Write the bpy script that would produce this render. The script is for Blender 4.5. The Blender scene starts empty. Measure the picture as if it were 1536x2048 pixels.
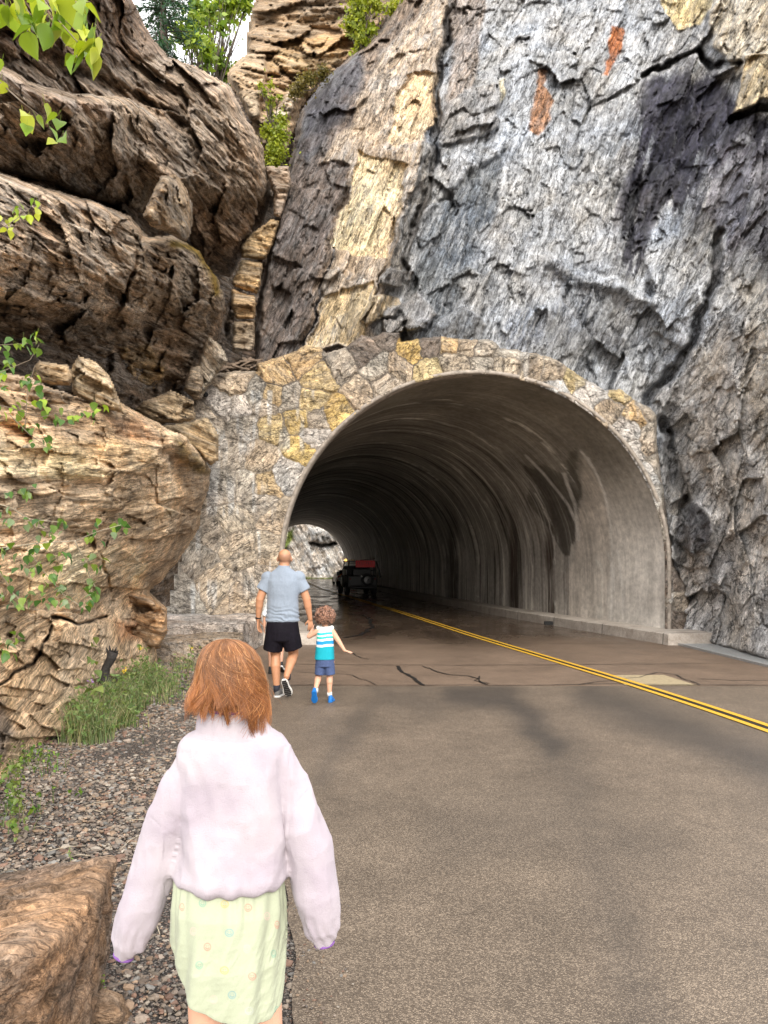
import bpy, bmesh, math, random
import numpy as np
from mathutils import Vector, Matrix

random.seed(7); RNG = np.random.default_rng(7)
sc = bpy.context.scene
C = sc.collection
R = math.radians

# ------------------------------------------------------------------ camera, sky, sun, exposure
F = 1536.0; HY = 1130.0; EYE = 1.6
def P(px, py, Y):
    """world point seen at photo pixel (px, py) at distance Y in front of the camera"""
    return np.array([(px-768.0)/F*Y, Y, EYE+(HY-py)/F*Y])
cam = bpy.data.objects.new('camera', bpy.data.cameras.new('camera')); C.objects.link(cam)
cam.location = (0, 0, EYE); cam.rotation_euler = (R(90), 0, 0)
cam.data.sensor_fit = 'VERTICAL'; cam.data.sensor_height = 36; cam.data.lens = 36*F/2048
cam.data.shift_y = (HY-1024)/2048; cam.data.clip_start = 0.05; cam.data.clip_end = 2000
sc.camera = cam
SUN_EL, SUN_AZ = 31, 170      # azimuth of the direction light comes from, measured from +Y clockwise
w = bpy.data.worlds.new('World'); sc.world = w; w.use_nodes = True
nt = w.node_tree; nt.nodes.clear()
out = nt.nodes.new('ShaderNodeOutputWorld'); bg = nt.nodes.new('ShaderNodeBackground')
sky = nt.nodes.new('ShaderNodeTexSky'); sky.sky_type = 'NISHITA'; sky.sun_disc = False
sky.sun_elevation = R(SUN_EL); sky.sun_rotation = R(SUN_AZ); sky.dust_density = 4; sky.air_density = 1
# overcast: a thin, even cloud layer mixed over the sky
tc = nt.nodes.new('ShaderNodeTexCoord'); cn = nt.nodes.new('ShaderNodeTexNoise'); cn.inputs['Scale'].default_value = 3; cn.inputs['Detail'].default_value = 5
cr = nt.nodes.new('ShaderNodeMapRange'); cr.inputs['From Min'].default_value = .3; cr.inputs['From Max'].default_value = .7
cr.inputs['To Min'].default_value = .72; cr.inputs['To Max'].default_value = .95
mx = nt.nodes.new('ShaderNodeMix'); mx.data_type = 'RGBA'; mx.inputs[7].default_value = (10.5, 10.3, 10.2, 1)
nt.links.new(tc.outputs['Generated'], cn.inputs['Vector']); nt.links.new(cn.outputs['Fac'], cr.inputs['Value'])
nt.links.new(cr.outputs['Result'], mx.inputs[0]); nt.links.new(sky.outputs[0], mx.inputs[6])
nt.links.new(mx.outputs[2], bg.inputs['Color']); nt.links.new(bg.outputs[0], out.inputs[0])
bg.inputs['Strength'].default_value = 0.15
sd = bpy.data.lights.new('sun', 'SUN'); sd.energy = 2.0; sd.angle = R(20); sd.color = (1, .95, .87)
so = bpy.data.objects.new('sun', sd); C.objects.link(so)
_d = Vector((math.sin(R(SUN_AZ))*math.cos(R(SUN_EL)), math.cos(R(SUN_AZ))*math.cos(R(SUN_EL)), math.sin(R(SUN_EL))))
so.rotation_euler = _d.to_track_quat('Z', 'Y').to_euler(); so.location = (0, -5, 30)
sc.view_settings.view_transform = 'Standard'; sc.view_settings.look = 'None'
sc.view_settings.exposure = 0.72; sc.view_settings.gamma = 1
sc.cycles.max_bounces = 10; sc.cycles.diffuse_bounces = 8; sc.cycles.glossy_bounces = 3
sc.cycles.use_denoising = True

# ------------------------------------------------------------------ numeric helpers
def _h(ix, iy, iz, seed):
    h = (ix.astype(np.int64)*374761393 + iy.astype(np.int64)*668265263 + iz.astype(np.int64)*1442695041 + seed*974634777) & 0xffffffff
    h = ((h ^ (h >> 13))*1274126177) & 0xffffffff
    h = ((h ^ (h >> 15))*2246822519) & 0xffffffff
    h = h ^ (h >> 13)
    return (h & 0xffffff).astype(np.float64)/16777216.0
def vnoise(p, seed=0):
    i = np.floor(p).astype(np.int64); f = p-i; u = f*f*f*(f*(f*6-15)+10)
    x, y, z = i[:, 0], i[:, 1], i[:, 2]; r = 0
    for dx in (0, 1):
        wx = u[:, 0] if dx else 1-u[:, 0]
        for dy in (0, 1):
            wy = u[:, 1] if dy else 1-u[:, 1]
            for dz in (0, 1):
                wz = u[:, 2] if dz else 1-u[:, 2]
                r = r+wx*wy*wz*_h(x+dx, y+dy, z+dz, seed)
    return r
def fbm(p, octv=5, seed=0, gain=.5, ridged=False):
    a, s, r, q = 1.0, 0.0, 0.0, np.array(p, float)
    for k in range(octv):
        n = vnoise(q, seed+k*17)
        if ridged: n = 1-np.abs(2*n-1)
        r = r+a*n; s += a; a *= gain; q = q*2.03+11.3
    return r/s
def facets(p, seed=0, tilt=.6):
    """broken-rock relief: random planes on a jittered grid; returns height, F2-F1, cell random"""
    i = np.floor(p).astype(np.int64); n = len(p)
    f1 = np.full(n, 9.0); f2 = np.full(n, 9.0); h = np.zeros(n); cid = np.zeros(n)
    for dx in (-1, 0, 1):
        for dy in (-1, 0, 1):
            for dz in (-1, 0, 1):
                cx, cy, cz = i[:, 0]+dx, i[:, 1]+dy, i[:, 2]+dz
                jx = cx+.15+.7*_h(cx, cy, cz, seed+1); jy = cy+.15+.7*_h(cx, cy, cz, seed+2); jz = cz+.15+.7*_h(cx, cy, cz, seed+3)
                ex, ey, ez = p[:, 0]-jx, p[:, 1]-jy, p[:, 2]-jz
                d = ex*ex+ey*ey+ez*ez
                m = d < f1
                rr = _h(cx, cy, cz, seed+4)
                hh = rr+tilt*(ex*(2*_h(cx, cy, cz, seed+5)-1)+ey*(2*_h(cx, cy, cz, seed+6)-1)+ez*(2*_h(cx, cy, cz, seed+7)-1))
                f2 = np.where(m, f1, np.minimum(f2, d)); f1 = np.where(m, d, f1)
                h = np.where(m, hh, h); cid = np.where(m, rr, cid)
    return h, np.sqrt(f2)-np.sqrt(f1), cid
def polysd(px, py, poly):
    """signed distance to a polygon, positive inside"""
    a = np.array(poly, float); b = np.roll(a, -1, 0)
    best = np.full(px.shape, 1e9); ins = np.zeros(px.shape, bool)
    for (x0, y0), (x1, y1) in zip(a, b):
        dx, dy = x1-x0, y1-y0; L = dx*dx+dy*dy+1e-9
        t = np.clip(((px-x0)*dx+(py-y0)*dy)/L, 0, 1)
        best = np.minimum(best, (px-x0-t*dx)**2+(py-y0-t*dy)**2)
        c = ((y0 > py) != (y1 > py)) & (px < (x1-x0)*(py-y0)/(y1-y0+1e-12)+x0)
        ins ^= c
    d = np.sqrt(best); return np.where(ins, d, -d)
def linesd(px, py, pts):
    best = np.full(px.shape, 1e9)
    for (x0, y0), (x1, y1) in zip(pts[:-1], pts[1:]):
        dx, dy = x1-x0, y1-y0; L = dx*dx+dy*dy+1e-9
        t = np.clip(((px-x0)*dx+(py-y0)*dy)/L, 0, 1)
        best = np.minimum(best, (px-x0-t*dx)**2+(py-y0-t*dy)**2)
    return np.sqrt(best)
def sstep(a, b, x):
    t = np.clip((x-a)/(b-a+1e-12), 0, 1); return t*t*(3-2*t)
def tps(ctrl):
    c = np.array(ctrl, float); xy = c[:, :2]/500.0; n = len(c)
    d = np.sqrt(((xy[:, None]-xy[None])**2).sum(2)); K = d
    A = np.zeros((n+3, n+3)); A[:n, :n] = K-np.eye(n)*1e-3; A[:n, n] = 1; A[:n, n+1:] = xy; A[n, :n] = 1; A[n+1:, :n] = xy.T
    s = np.linalg.solve(A, np.concatenate([c[:, 2], [0, 0, 0]]))
    def f(px, py):
        q = np.stack([px, py], -1)/500.0; r = s[n]+q@s[n+1:]
        for k in range(n): r = r+s[k]*np.sqrt(((q-xy[k])**2).sum(-1))
        return r
    return f
def chisel(fn, px, py, cell, ang, seed, amt=.8, tilt=.004):
    """planar breaks: the smooth surface is replaced by a plane in every cell of a bedding-aligned jittered grid"""
    c, s = math.cos(ang), math.sin(ang); a = (px*c+py*s)/cell[0]; b = (-px*s+py*c)/cell[1]
    wa = np.stack([a*1.3, b*1.3, a*0+seed], 1); a = a+.5*(fbm(wa, 3, seed)-.5); b = b+.5*(fbm(wa+9, 3, seed+1)-.5)
    ia, ib = np.floor(a).astype(np.int64), np.floor(b).astype(np.int64); f1 = np.full(len(px), 9.); ca = a*0; cb = a*0; r1 = a*0; r2 = a*0; z = ia*0
    for da in (-1, 0, 1):
        for db in (-1, 0, 1):
            qa, qb = ia+da, ib+db; ja = qa+.1+.8*_h(qa, qb, z, seed+2); jb = qb+.1+.8*_h(qa, qb, z, seed+3); d = (a-ja)**2+(b-jb)**2; m = d < f1
            f1 = np.where(m, d, f1); ca = np.where(m, ja, ca); cb = np.where(m, jb, cb); r1 = np.where(m, _h(qa, qb, z, seed+4), r1); r2 = np.where(m, _h(qa, qb, z, seed+5), r2)
    A, B_ = ca*cell[0], cb*cell[1]; X, Y = A*c-B_*s, A*s+B_*c; y0 = fn(X, Y); e = 5.0; gx = np.clip((fn(X+e, Y)-fn(X-e, Y))/(2*e), -.06, .06); gy = np.clip((fn(X, Y+e)-fn(X, Y-e))/(2*e), -.06, .06)
    pl = y0+(gx+tilt*(r1-.5)*2)*(px-X)+(gy+tilt*(r2-.5)*2)*(py-Y); return fn(px, py)*(1-amt)+amt*pl
def unit(v): v = np.array(v, float); return v/np.linalg.norm(v)

# ------------------------------------------------------------------ object helpers
def mk(name, V, Fs, mat=None, parent=None, cols=None, vecs=None, smooth=True, matidx=None):
    """one mesh object; Fs: (M,k) array or list of faces"""
    V = np.asarray(V, np.float32); me = bpy.data.meshes.new(name)
    if isinstance(Fs, np.ndarray):
        k = Fs.shape[1]; m = len(Fs); idx = Fs.reshape(-1).astype(np.int32); st = np.arange(0, m*k, k, dtype=np.int32)
    else:
        m = len(Fs); idx = np.array([i for f in Fs for i in f], np.int32); ln = np.array([len(f) for f in Fs]); st = np.concatenate([[0], np.cumsum(ln)[:-1]]).astype(np.int32)
    me.vertices.add(len(V)); me.vertices.foreach_set('co', V.reshape(-1))
    me.loops.add(len(idx)); me.loops.foreach_set('vertex_index', idx)
    me.polygons.add(m); me.polygons.foreach_set('loop_start', st)
    me.update(calc_edges=True); me.validate()
    me.polygons.foreach_set('use_smooth', np.full(len(me.polygons), smooth, bool))
    for k, v in (cols or {}).items():
        v = np.asarray(v, np.float32); a = me.attributes.new(k, 'FLOAT_COLOR', 'POINT')
        if v.shape[1] == 3: v = np.concatenate([v, np.ones((len(v), 1), np.float32)], 1)
        a.data.foreach_set('color', v.reshape(-1))
    for k, v in (vecs or {}).items():
        a = me.attributes.new(k, 'FLOAT_VECTOR', 'POINT'); a.data.foreach_set('vector', np.asarray(v, np.float32).reshape(-1))
    if mat: me.materials.append(mat)
    o = bpy.data.objects.new(name, me); C.objects.link(o)
    if parent is not None: o.parent = parent; o.matrix_parent_inverse = Matrix.Translation(-parent.location) if parent.type == 'EMPTY' else Matrix()
    return o
def tag(o, label=None, cat=None, group=None, kind=None):
    if label: o['label'] = label
    if cat: o['category'] = cat
    if group: o['group'] = group
    if kind: o['kind'] = kind
    return o
def thing(name, label, cat, loc=(0, 0, 0), group=None):
    o = bpy.data.objects.new(name, None); C.objects.link(o); o.location = loc; o.empty_display_size = .1
    return tag(o, label, cat, group)
class MB:
    def __init__(s): s.V = []; s.F = []; s.n = 0
    def add(s, V, Fs):
        V = np.asarray(V, float); s.V.append(V); s.F += [tuple(int(i)+s.n for i in f) for f in Fs]; s.n += len(V); return s
    def build(s, name, mat=None, parent=None, smooth=True, **k): return mk(name, np.concatenate(s.V), s.F, mat, parent, smooth=smooth, **k)
def box(c, sz, rot=None):
    x, y, z = np.array(sz)/2.0; V = np.array([[a*x, b*y, d*z] for a in (-1, 1) for b in (-1, 1) for d in (-1, 1)])
    if rot is not None: V = V@np.array(rot).T
    return V+np.array(c), [(0, 1, 3, 2), (4, 6, 7, 5), (0, 4, 5, 1), (2, 3, 7, 6), (0, 2, 6, 4), (1, 5, 7, 3)]
def frames(pts):
    pts = np.asarray(pts, float); n = len(pts); T = np.gradient(pts, axis=0); T /= np.linalg.norm(T, axis=1)[:, None]+1e-12
    u = np.cross(T[0], [0, 1, 0]); u = u if np.linalg.norm(u) > .1 else np.cross(T[0], [1, 0, 0]); u /= np.linalg.norm(u)
    U = []
    for t in T:
        u = u-t*np.dot(u, t); u /= np.linalg.norm(u)+1e-12; U.append(u)
    U = np.array(U); return T, U, np.cross(T, U)
def tube(pts, rad, n=8, ry=None):
    """closed tube along pts; rad scalar or list; ry: radius along the second axis"""
    pts = np.asarray(pts, float); m = len(pts); rad = np.broadcast_to(rad, (m,)); ry = rad if ry is None else np.broadcast_to(ry, (m,))
    T, U, W = frames(pts); a = np.linspace(0, 2*np.pi, n, endpoint=False)
    V = (pts[:, None]+U[:, None]*(np.cos(a)[None, :, None]*rad[:, None, None])+W[:, None]*(np.sin(a)[None, :, None]*ry[:, None, None])).reshape(-1, 3)
    Fs = [(i*n+j, i*n+(j+1) % n, (i+1)*n+(j+1) % n, (i+1)*n+j) for i in range(m-1) for j in range(n)]
    Fs += [tuple(range(n))[::-1], tuple(range((m-1)*n, m*n))]
    return V, Fs
def sections(secs, n=24, ex=2.3):
    """closed loft of level rings: (cx, cy, z, rx, ry)"""
    a = np.linspace(0, 2*np.pi, n, endpoint=False); ca, sa = np.cos(a), np.sin(a)
    sx = np.sign(ca)*np.abs(ca)**(2/ex); sy = np.sign(sa)*np.abs(sa)**(2/ex)
    V = np.concatenate([np.stack([cx+rx*sx, cy+ry*sy, np.full(n, z)], 1) for cx, cy, z, rx, ry in secs]); m = len(secs)
    Fs = [(i*n+j, i*n+(j+1) % n, (i+1)*n+(j+1) % n, (i+1)*n+j) for i in range(m-1) for j in range(n)]
    Fs += [tuple(range(n))[::-1], tuple(range((m-1)*n, m*n))]
    return V, Fs
def ball(c, r, rot=None, n=12):
    r = np.broadcast_to(r, (3,)); V = []; Fs = []
    for i in range(n+1):
        t = np.pi*i/n
        for j in range(2*n):
            p = np.pi*j/n; V.append((math.sin(t)*math.cos(p), math.sin(t)*math.sin(p), math.cos(t)))
    V = np.array(V)*r
    if rot is not None: V = V@np.array(rot).T
    m = 2*n; Fs = [(i*m+j, (i+1)*m+j, (i+1)*m+(j+1) % m, i*m+(j+1) % m) for i in range(n) for j in range(m)]
    return V+np.array(c), Fs
def cap(a, b, ra, rb, n=14):
    """tapered capsule"""
    a = np.array(a, float); b = np.array(b, float); d = b-a; L = np.linalg.norm(d)+1e-9; t = d/L; pts = []; rr = []
    for k in range(5): th = np.pi/2*(1-k/5.0); pts.append(a-t*ra*math.sin(th)); rr.append(max(ra*math.cos(th), 1e-4))
    for k in range(1, 6): pts.append(a+d*k/6.0); rr.append(ra+(rb-ra)*k/6.0)
    for k in range(5, -1, -1): th = np.pi/2*(1-k/5.0); pts.append(b+t*rb*math.sin(th)); rr.append(max(rb*math.cos(th), 1e-4))
    return tube(np.array(pts), rr, n)
def fuse(name, prims, voxel, mat, parent, smooth=4, fn=None, cols=None):
    """join overlapping closed shapes into one continuous skin"""
    mb = MB()
    for V, Fs in prims: mb.add(V, Fs)
    t = mb.build('tmp_fuse'); md = t.modifiers.new('r', 'REMESH'); md.mode = 'VOXEL'; md.voxel_size = voxel
    if smooth: sm = t.modifiers.new('s', 'SMOOTH'); sm.iterations = smooth; sm.factor = .5
    dg = bpy.context.evaluated_depsgraph_get(); me = bpy.data.meshes.new_from_object(t.evaluated_get(dg))
    bpy.data.objects.remove(t)
    n = len(me.vertices); V = np.zeros(n*3, np.float32); me.vertices.foreach_get('co', V); V = V.reshape(-1, 3).astype(float)
    if fn is not None:
        N = np.zeros(n*3, np.float32); me.vertices.foreach_get('normal', N); V = fn(V, N.reshape(-1, 3).astype(float))
        me.vertices.foreach_set('co', V.astype(np.float32).reshape(-1))
    me.polygons.foreach_set('use_smooth', np.ones(len(me.polygons), bool))
    for k, f in (cols or {}).items():
        c = np.asarray(f(V), np.float32); c = np.concatenate([c, np.ones((n, 1), np.float32)], 1)
        me.attributes.new(k, 'FLOAT_COLOR', 'POINT').data.foreach_set('color', c.reshape(-1))
    me.materials.clear(); me.materials.append(mat); me.name = name; me.update()
    o = bpy.data.objects.new(name, me); C.objects.link(o)
    if parent is not None: o.parent = parent; o.matrix_parent_inverse = Matrix.Translation(-parent.location)
    return o

# ------------------------------------------------------------------ materials
class NT:
    def __init__(s, name):
        s.m = bpy.data.materials.new(name); s.m.use_nodes = True; s.t = s.m.node_tree
        s.b = s.t.nodes['Principled BSDF']
    def n(s, typ, ins=None, **props):
        x = s.t.nodes.new('ShaderNode'+typ)
        for k, v in props.items(): setattr(x, k, v)
        for k, v in (ins or {}).items():
            if isinstance(v, bpy.types.NodeSocket): s.t.links.new(v, x.inputs[k])
            else: x.inputs[k].default_value = v
        return x
    def attr(s, name, o='Color'): return s.n('Attribute', attribute_name=name).outputs[o]
    def scale(s, v, k): return s.n('VectorMath', {0: v, 1: k}, operation='MULTIPLY').outputs[0]
    def noise(s, v, sc_=1, det=6, rough=.6, dist=0, o='Fac'): return s.n('TexNoise', {'Vector': v, 'Scale': sc_, 'Detail': det, 'Roughness': rough, 'Distortion': dist}).outputs[o]
    def mr(s, v, a, b, c, d): return s.n('MapRange', {'Value': v, 'From Min': a, 'From Max': b, 'To Min': c, 'To Max': d}).outputs[0]
    def math(s, op, a, b=0): return s.n('Math', {0: a, 1: b}, operation=op).outputs[0]
    def mix(s, f, a, b, bt='MIX'):
        x = s.n('Mix', {0: f, 6: a, 7: b}, data_type='RGBA', blend_type=bt, clamp_factor=True); return x.outputs[2]
    def gray(s, v): return s.n('CombineColor', {0: v, 1: v, 2: v}).outputs[0]
    def bump(s, h, st=.5, dist=.02, n=None):
        i = {'Height': h, 'Strength': st, 'Distance': dist}
        if n is not None: i['Normal'] = n
        return s.n('Bump', i).outputs[0]
    def set(s, k, v):
        if isinstance(v, bpy.types.NodeSocket): s.t.links.new(v, s.b.inputs[k])
        else: s.b.inputs[k].default_value = v
def plain(name, col, rough=.6, metal=0, nscale=40, namt=.15, bump=.15, bd=.002, attr=None, emis=None, spec=.5, sheen=0):
    t = NT(name); co = t.n('TexCoord').outputs['Object']; nz = t.noise(co, nscale, 5, .6)
    base = t.attr(attr) if attr else tuple(col)+(1,)
    c = t.mix(1.0, base, t.gray(t.mr(nz, .25, .75, 1-namt, 1+namt)), 'MULTIPLY'); t.set('Base Color', c)
    t.set('Roughness', rough); t.set('Metallic', metal); t.set('Specular IOR Level', spec)
    if bump: t.set('Normal', t.bump(nz, bump, bd))
    if sheen: t.set('Sheen Weight', sheen); t.set('Sheen Roughness', .5)
    if emis: t.set('Emission Color', tuple(col)+(1,)); t.set('Emission Strength', emis)
    return t.m
def rockmat(name, streak=(2.2, 2.2, 16), vein=(.75, .73, .70), con=.55, iso=3.0, bd=.06, hue=((1.06, 1, .92), (.93, 1, 1.1)), warp=.12, lk=1.0, wb=.4):
    t = NT(name); st = t.attr('st', 'Vector'); col = t.attr('col'); aux = t.n('SeparateColor', {0: t.attr('aux')})
    wp = t.noise(st, 1.1, 4, .6, 0, 'Color'); wv = t.n('VectorMath', {0: st, 1: t.scale(wp, (warp, warp, warp*1.6))}, operation='ADD').outputs[0]
    A = t.noise(t.scale(wv, streak), 1, 10, .7)                     # thin bedding
    A2 = t.noise(t.scale(wv, tuple(k*f for k, f in zip(streak, (3, 3, 5)))), 1, 7, .75)
    B = t.noise(wv, iso, 12, .7)                                    # mottling
    B2 = t.noise(t.scale(st, (1, 1, 1.8)), iso*8, 9, .75)
    L = t.math('ABSOLUTE', t.math('SUBTRACT', t.noise(t.scale(wv, tuple(k*.45 for k in streak)), 1, 8, .62), .5)); Lm = t.mr(L, 0, .014, 0, 1)   # partings between beds
    L2 = t.math('ABSOLUTE', t.math('SUBTRACT', t.noise(t.scale(wv, (2.4, 2.4, 1.6)), .9, 6, .6), .5)); Jm = t.mr(L2, 0, .006, 0, 1)             # joints
    L3 = t.math('ABSOLUTE', t.math('SUBTRACT', t.noise(t.scale(wv, tuple(k*1.7 for k in streak)), 1, 6, .6), .5)); Lf = t.mr(L3, 0, .03, 0, 1)
    f = t.math('MULTIPLY', t.mr(A, .36, .64, 1-con, 1+con), t.mr(B, .32, .68, .6, 1.42))
    f = t.math('MULTIPLY', f, t.mr(B2, .34, .66, .6, 1.4)); f = t.math('MULTIPLY', f, t.mr(A2, .34, .66, .62, 1.38))
    f = t.math('MULTIPLY', f, t.mr(Lm, 0, 1, 1-.78*lk, 1)); f = t.math('MULTIPLY', f, t.mr(Lf, 0, 1, 1-.5*lk, 1.06)); f = t.math('MULTIPLY', f, t.mr(Jm, 0, 1, 1-.5*lk, 1))
    hn = t.mr(t.noise(wv, .8, 6, .65), .38, .62, 0, 1); c = t.mix(1.0, col, t.mix(hn, hue[0]+(1,), hue[1]+(1,)), 'MULTIPLY')
    W_ = t.noise(t.n('VectorMath', {0: t.scale(st, (.22, .22, 2.4)), 1: t.scale(wp, (wb, wb, wb))}, operation='ADD').outputs[0], 1, 8, .68); f = t.math('MULTIPLY', f, t.mr(W_, .34, .66, .7, 1.3))
    c = t.mix(1.0, c, t.gray(f), 'MULTIPLY')
    V = t.noise(t.scale(wv, tuple(k*.7 for k in streak)), 1, 12, .78)
    vm = t.math('MULTIPLY', t.mr(V, .47, .58, 0, 1), aux.outputs[1])
    vm = t.math('MULTIPLY', vm, t.mr(B2, .36, .52, .15, 1)); vm = t.math('MULTIPLY', vm, t.mr(t.noise(st, .7, 5, .6), .36, .54, .3, 1))
    c = t.mix(vm, c, tuple(vein)+(1,))
    I = t.noise(st, .9, 7, .6); c = t.mix(t.math('MULTIPLY', t.mr(I, .52, .7, 0, .55), aux.outputs[2]), c, (.30, .17, .07, 1))
    t.set('Base Color', c); t.set('Roughness', t.mr(aux.outputs[0], 0, 1, .82, .25)); t.set('Specular IOR Level', t.mr(aux.outputs[0], 0, 1, .25, .6))
    h = t.math('ADD', t.math('MULTIPLY', A, 1.1), t.math('MULTIPLY', B, 1.0)); h = t.math('ADD', h, t.math('MULTIPLY', A2, .5))
    h = t.math('ADD', h, t.math('MULTIPLY', B2, .4)); h = t.math('ADD', h, t.math('MULTIPLY', Lm, .5*lk)); h = t.math('ADD', h, t.math('MULTIPLY', Lf, .22*lk)); h = t.math('ADD', h, t.math('MULTIPLY', Jm, .2*lk))
    t.set('Normal', t.bump(h, 1.0, bd)); return t.m
M = {}
M['grey'] = rockmat('grey_schist', (2.0, 2.0, 10), (.62, .64, .66), .45, 3.6, .045, ((1.03, 1, .96), (.92, .98, 1.08)))
M['tan'] = rockmat('tan_layered_rock', (.9, .9, 16), (.68, .62, .52), .36, 2.4, .035, ((1.12, .98, .82), (.97, .97, .98)), .05, .7)
M['brown'] = rockmat('brown_schist', (1.5, 1.5, 13), (.62, .56, .50), .5, 3.4, .06, ((1.12, 1, .86), (.96, 1, 1.02)), .07)
M['stone'] = rockmat('portal_stone', (4, 4, 9), (.68, .66, .63), .22, 5.0, .03, ((1.05, 1, .95), (.95, 1, 1.04)), .05)
# ------------------------------------------------------------------ rock masses
def relief(name, outline, step, depth, thick, rr, axis, mat, base, regions=(), rag=10, big=(.9, .35), small=(.3, .12), bed=(.5, .10), fine=.03,
           vein=.5, iron=.3, wet=0, seed=1, extra=None, hole=None, parent=None, warp=.22, saw=1.0, cell=(95, 48), chis=.85, tlt=1.5):
    """a rock mass: outline in picture units set at its own distance, rounded back at its edges, broken and bedded in metres.
    depth: f(px,py) -> distance; thick: how far the flanks run back; axis: bedding direction (x,z)"""
    pts = np.array(outline, float); x0, y0 = pts.min(0)-step; x1, y1 = pts.max(0)+step
    gx = np.arange(x0, x1+step, step); gy = np.arange(y0, y1+step, step); PX, PY = np.meshgrid(gx, gy); px, py = PX.ravel(), PY.ravel()
    s0 = np.stack([px/60, py/60, np.full(px.shape, seed*3.1)], 1)
    sdv = polysd(px, py, outline)+rag*(fbm(s0, 4, seed)-.5)*2+rag*.6*(fbm(s0*4, 3, seed+5)-.5)*2
    if hole is not None: sdv = np.where(hole(px, py), -5, sdv)
    an = math.atan2(-axis[1], axis[0]); Y = chisel(depth, px, py, cell, an, seed+200, chis) if chis else depth(px, py)
    if chis: Y = .6*Y+.4*chisel(depth, px, py, (cell[0]*.42, cell[1]*.42), an, seed+300, chis, .009)
    keep = sdv > 0
    Q = np.stack([(px-768)/F*Y, Y, EYE+(HY-py)/F*Y], 1)
    u = unit((axis[0], .12, axis[1])); wv = unit(np.cross(u, (0, 1, .15))); v = np.cross(wv, u); st = np.stack([Q@u, Q@v, Q@wv], 1)
    wp = (np.stack([fbm(Q*.6+7, 3, seed+2), fbm(Q*.6+31, 3, seed+3), fbm(Q*.6+57, 3, seed+4)], 1)-.5)
    q = st+wp*warp
    h1, e1, c1 = facets(q*np.array([.6, .8, 1.2])/big[0], seed+10, tlt)
    h2, e2, c2 = facets(q*np.array([.6, .8, 1.5])/small[0], seed+20, tlt)
    bl = fbm(q*np.array([.35, .35, 1])/bed[0]*1.4, 4, seed+30, .55); bl2 = fbm(q*np.array([.6, .6, 3.4])/bed[0], 4, seed+40, .6, True)
    fn = fbm(Q*5, 4, seed+50)
    def ledge(per, sd_):
        tau = q[:, 2]/per+1.1*(fbm(q*np.array([.4, .4, .5])/bed[0]*.4, 4, sd_)-.5)+.35*(fbm(q*3, 3, sd_+3)-.5); k = np.floor(tau); f_ = tau-k
        ki = k.astype(np.int64); along = np.floor(q[:, 0]/(per*11)+_h(ki, ki, ki, sd_)*9).astype(np.int64)
        return (np.where(f_ < .82, f_/.82, (1-f_)/.18)-.5)*(.25+.75*_h(ki, along, ki*0, sd_+1))+.3*(_h(ki, along, ki*0+1, sd_+2)-.5)
    lg = saw*bed[1]*(1.3*ledge(bed[0]*.9, seed+80)+.7*ledge(bed[0]*.3, seed+85)*1.0)
    d = lg+big[1]*(h1-.5)*1.2-big[1]*.10*np.exp(-e1*20)+small[1]*.6*(h2-.5)-small[1]*.10*np.exp(-e2*18)+bed[1]*(bl-.5)*2.2+bed[1]*(bl2-.5)*1.0+fine*(fn-.5)*2
    col = np.tile(np.array(base, float), (len(px), 1)); gain = 1.28; aux = np.tile([wet, vein, iron], (len(px), 1)).astype(float)
    tone = fbm(q*np.array([.5, .5, 1.4]), 4, seed+60); ton2 = fbm(st*.35+3, 3, seed+61); col = col*(.60+.52*tone+.36*ton2)[:, None]*(1+(np.array([.05, .0, -.07])[None]*(fbm(st*.5+13, 3, seed+62)-.5)[:, None]*2))
    jx = px+26*(fbm(s0*1.5+9, 4, seed+70)-.5); jy = py+26*(fbm(s0*1.5+19, 4, seed+71)-.5)
    for r in regions:
        m = sstep(-r.get('soft', 4), r.get('soft', 4), polysd(jx, jy, r['poly']) if 'poly' in r else r['w']-linesd(jx, jy, r['line']))
        if 'run' in r: m = m*sstep(.40, .56, fbm(np.stack([(px+py*.28)/r['run'], py/(r['run']*9), px*0+seed], 1), 5, 90, .6)+.35*sstep(0, 60, polysd(jx, jy, r['poly']))-.1)
        if 'off' in r: d = d+m*r['off']
        if 'col' in r: col = col*(1-m*r.get('amt', 1))[:, None]+np.array(r['col'])*(m*r.get('amt', 1))[:, None]*(.85+.3*tone)[:, None]
        for k, ch in (('wet', 0), ('vein', 1), ('iron', 2)):
            if k in r: aux[:, ch] = aux[:, ch]*(1-m)+m*r[k]
        if 'flat' in r: d = d*(1-m*r['flat'])+m*r['off']*r['flat'] if 'off' in r else d*(1-m*r['flat'])
    if extra is not None: d = d+extra(px, py)
    rr = rr*.62; t = np.clip(sdv/rr, 0, 1); back = thick*(1-np.sqrt(np.clip(1-(1-t)**2, 0, 1)))
    Y2 = Y-d+back
    Q = np.stack([(px-768)/F*Y2, Y2, EYE+(HY-py)/F*Y2], 1); st = np.stack([Q@u, Q@v, Q@wv], 1)
    H, W = PX.shape; idx = np.arange(H*W).reshape(H, W)
    a, b, c, e = idx[:-1, :-1].ravel(), idx[:-1, 1:].ravel(), idx[1:, 1:].ravel(), idx[1:, :-1].ravel()
    ok = keep[a] & keep[b] & keep[c] & keep[e]; fc = np.stack([a, e, c, b], 1)[ok]
    used = np.unique(fc); rm = np.full(H*W, -1); rm[used] = np.arange(len(used)); fc = rm[fc]
    return mk(name, Q[used], fc, mat, parent, cols={'col': np.clip(col[used]*gain, 0, .72), 'aux': aux[used]}, vecs={'st': st[used]})

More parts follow.
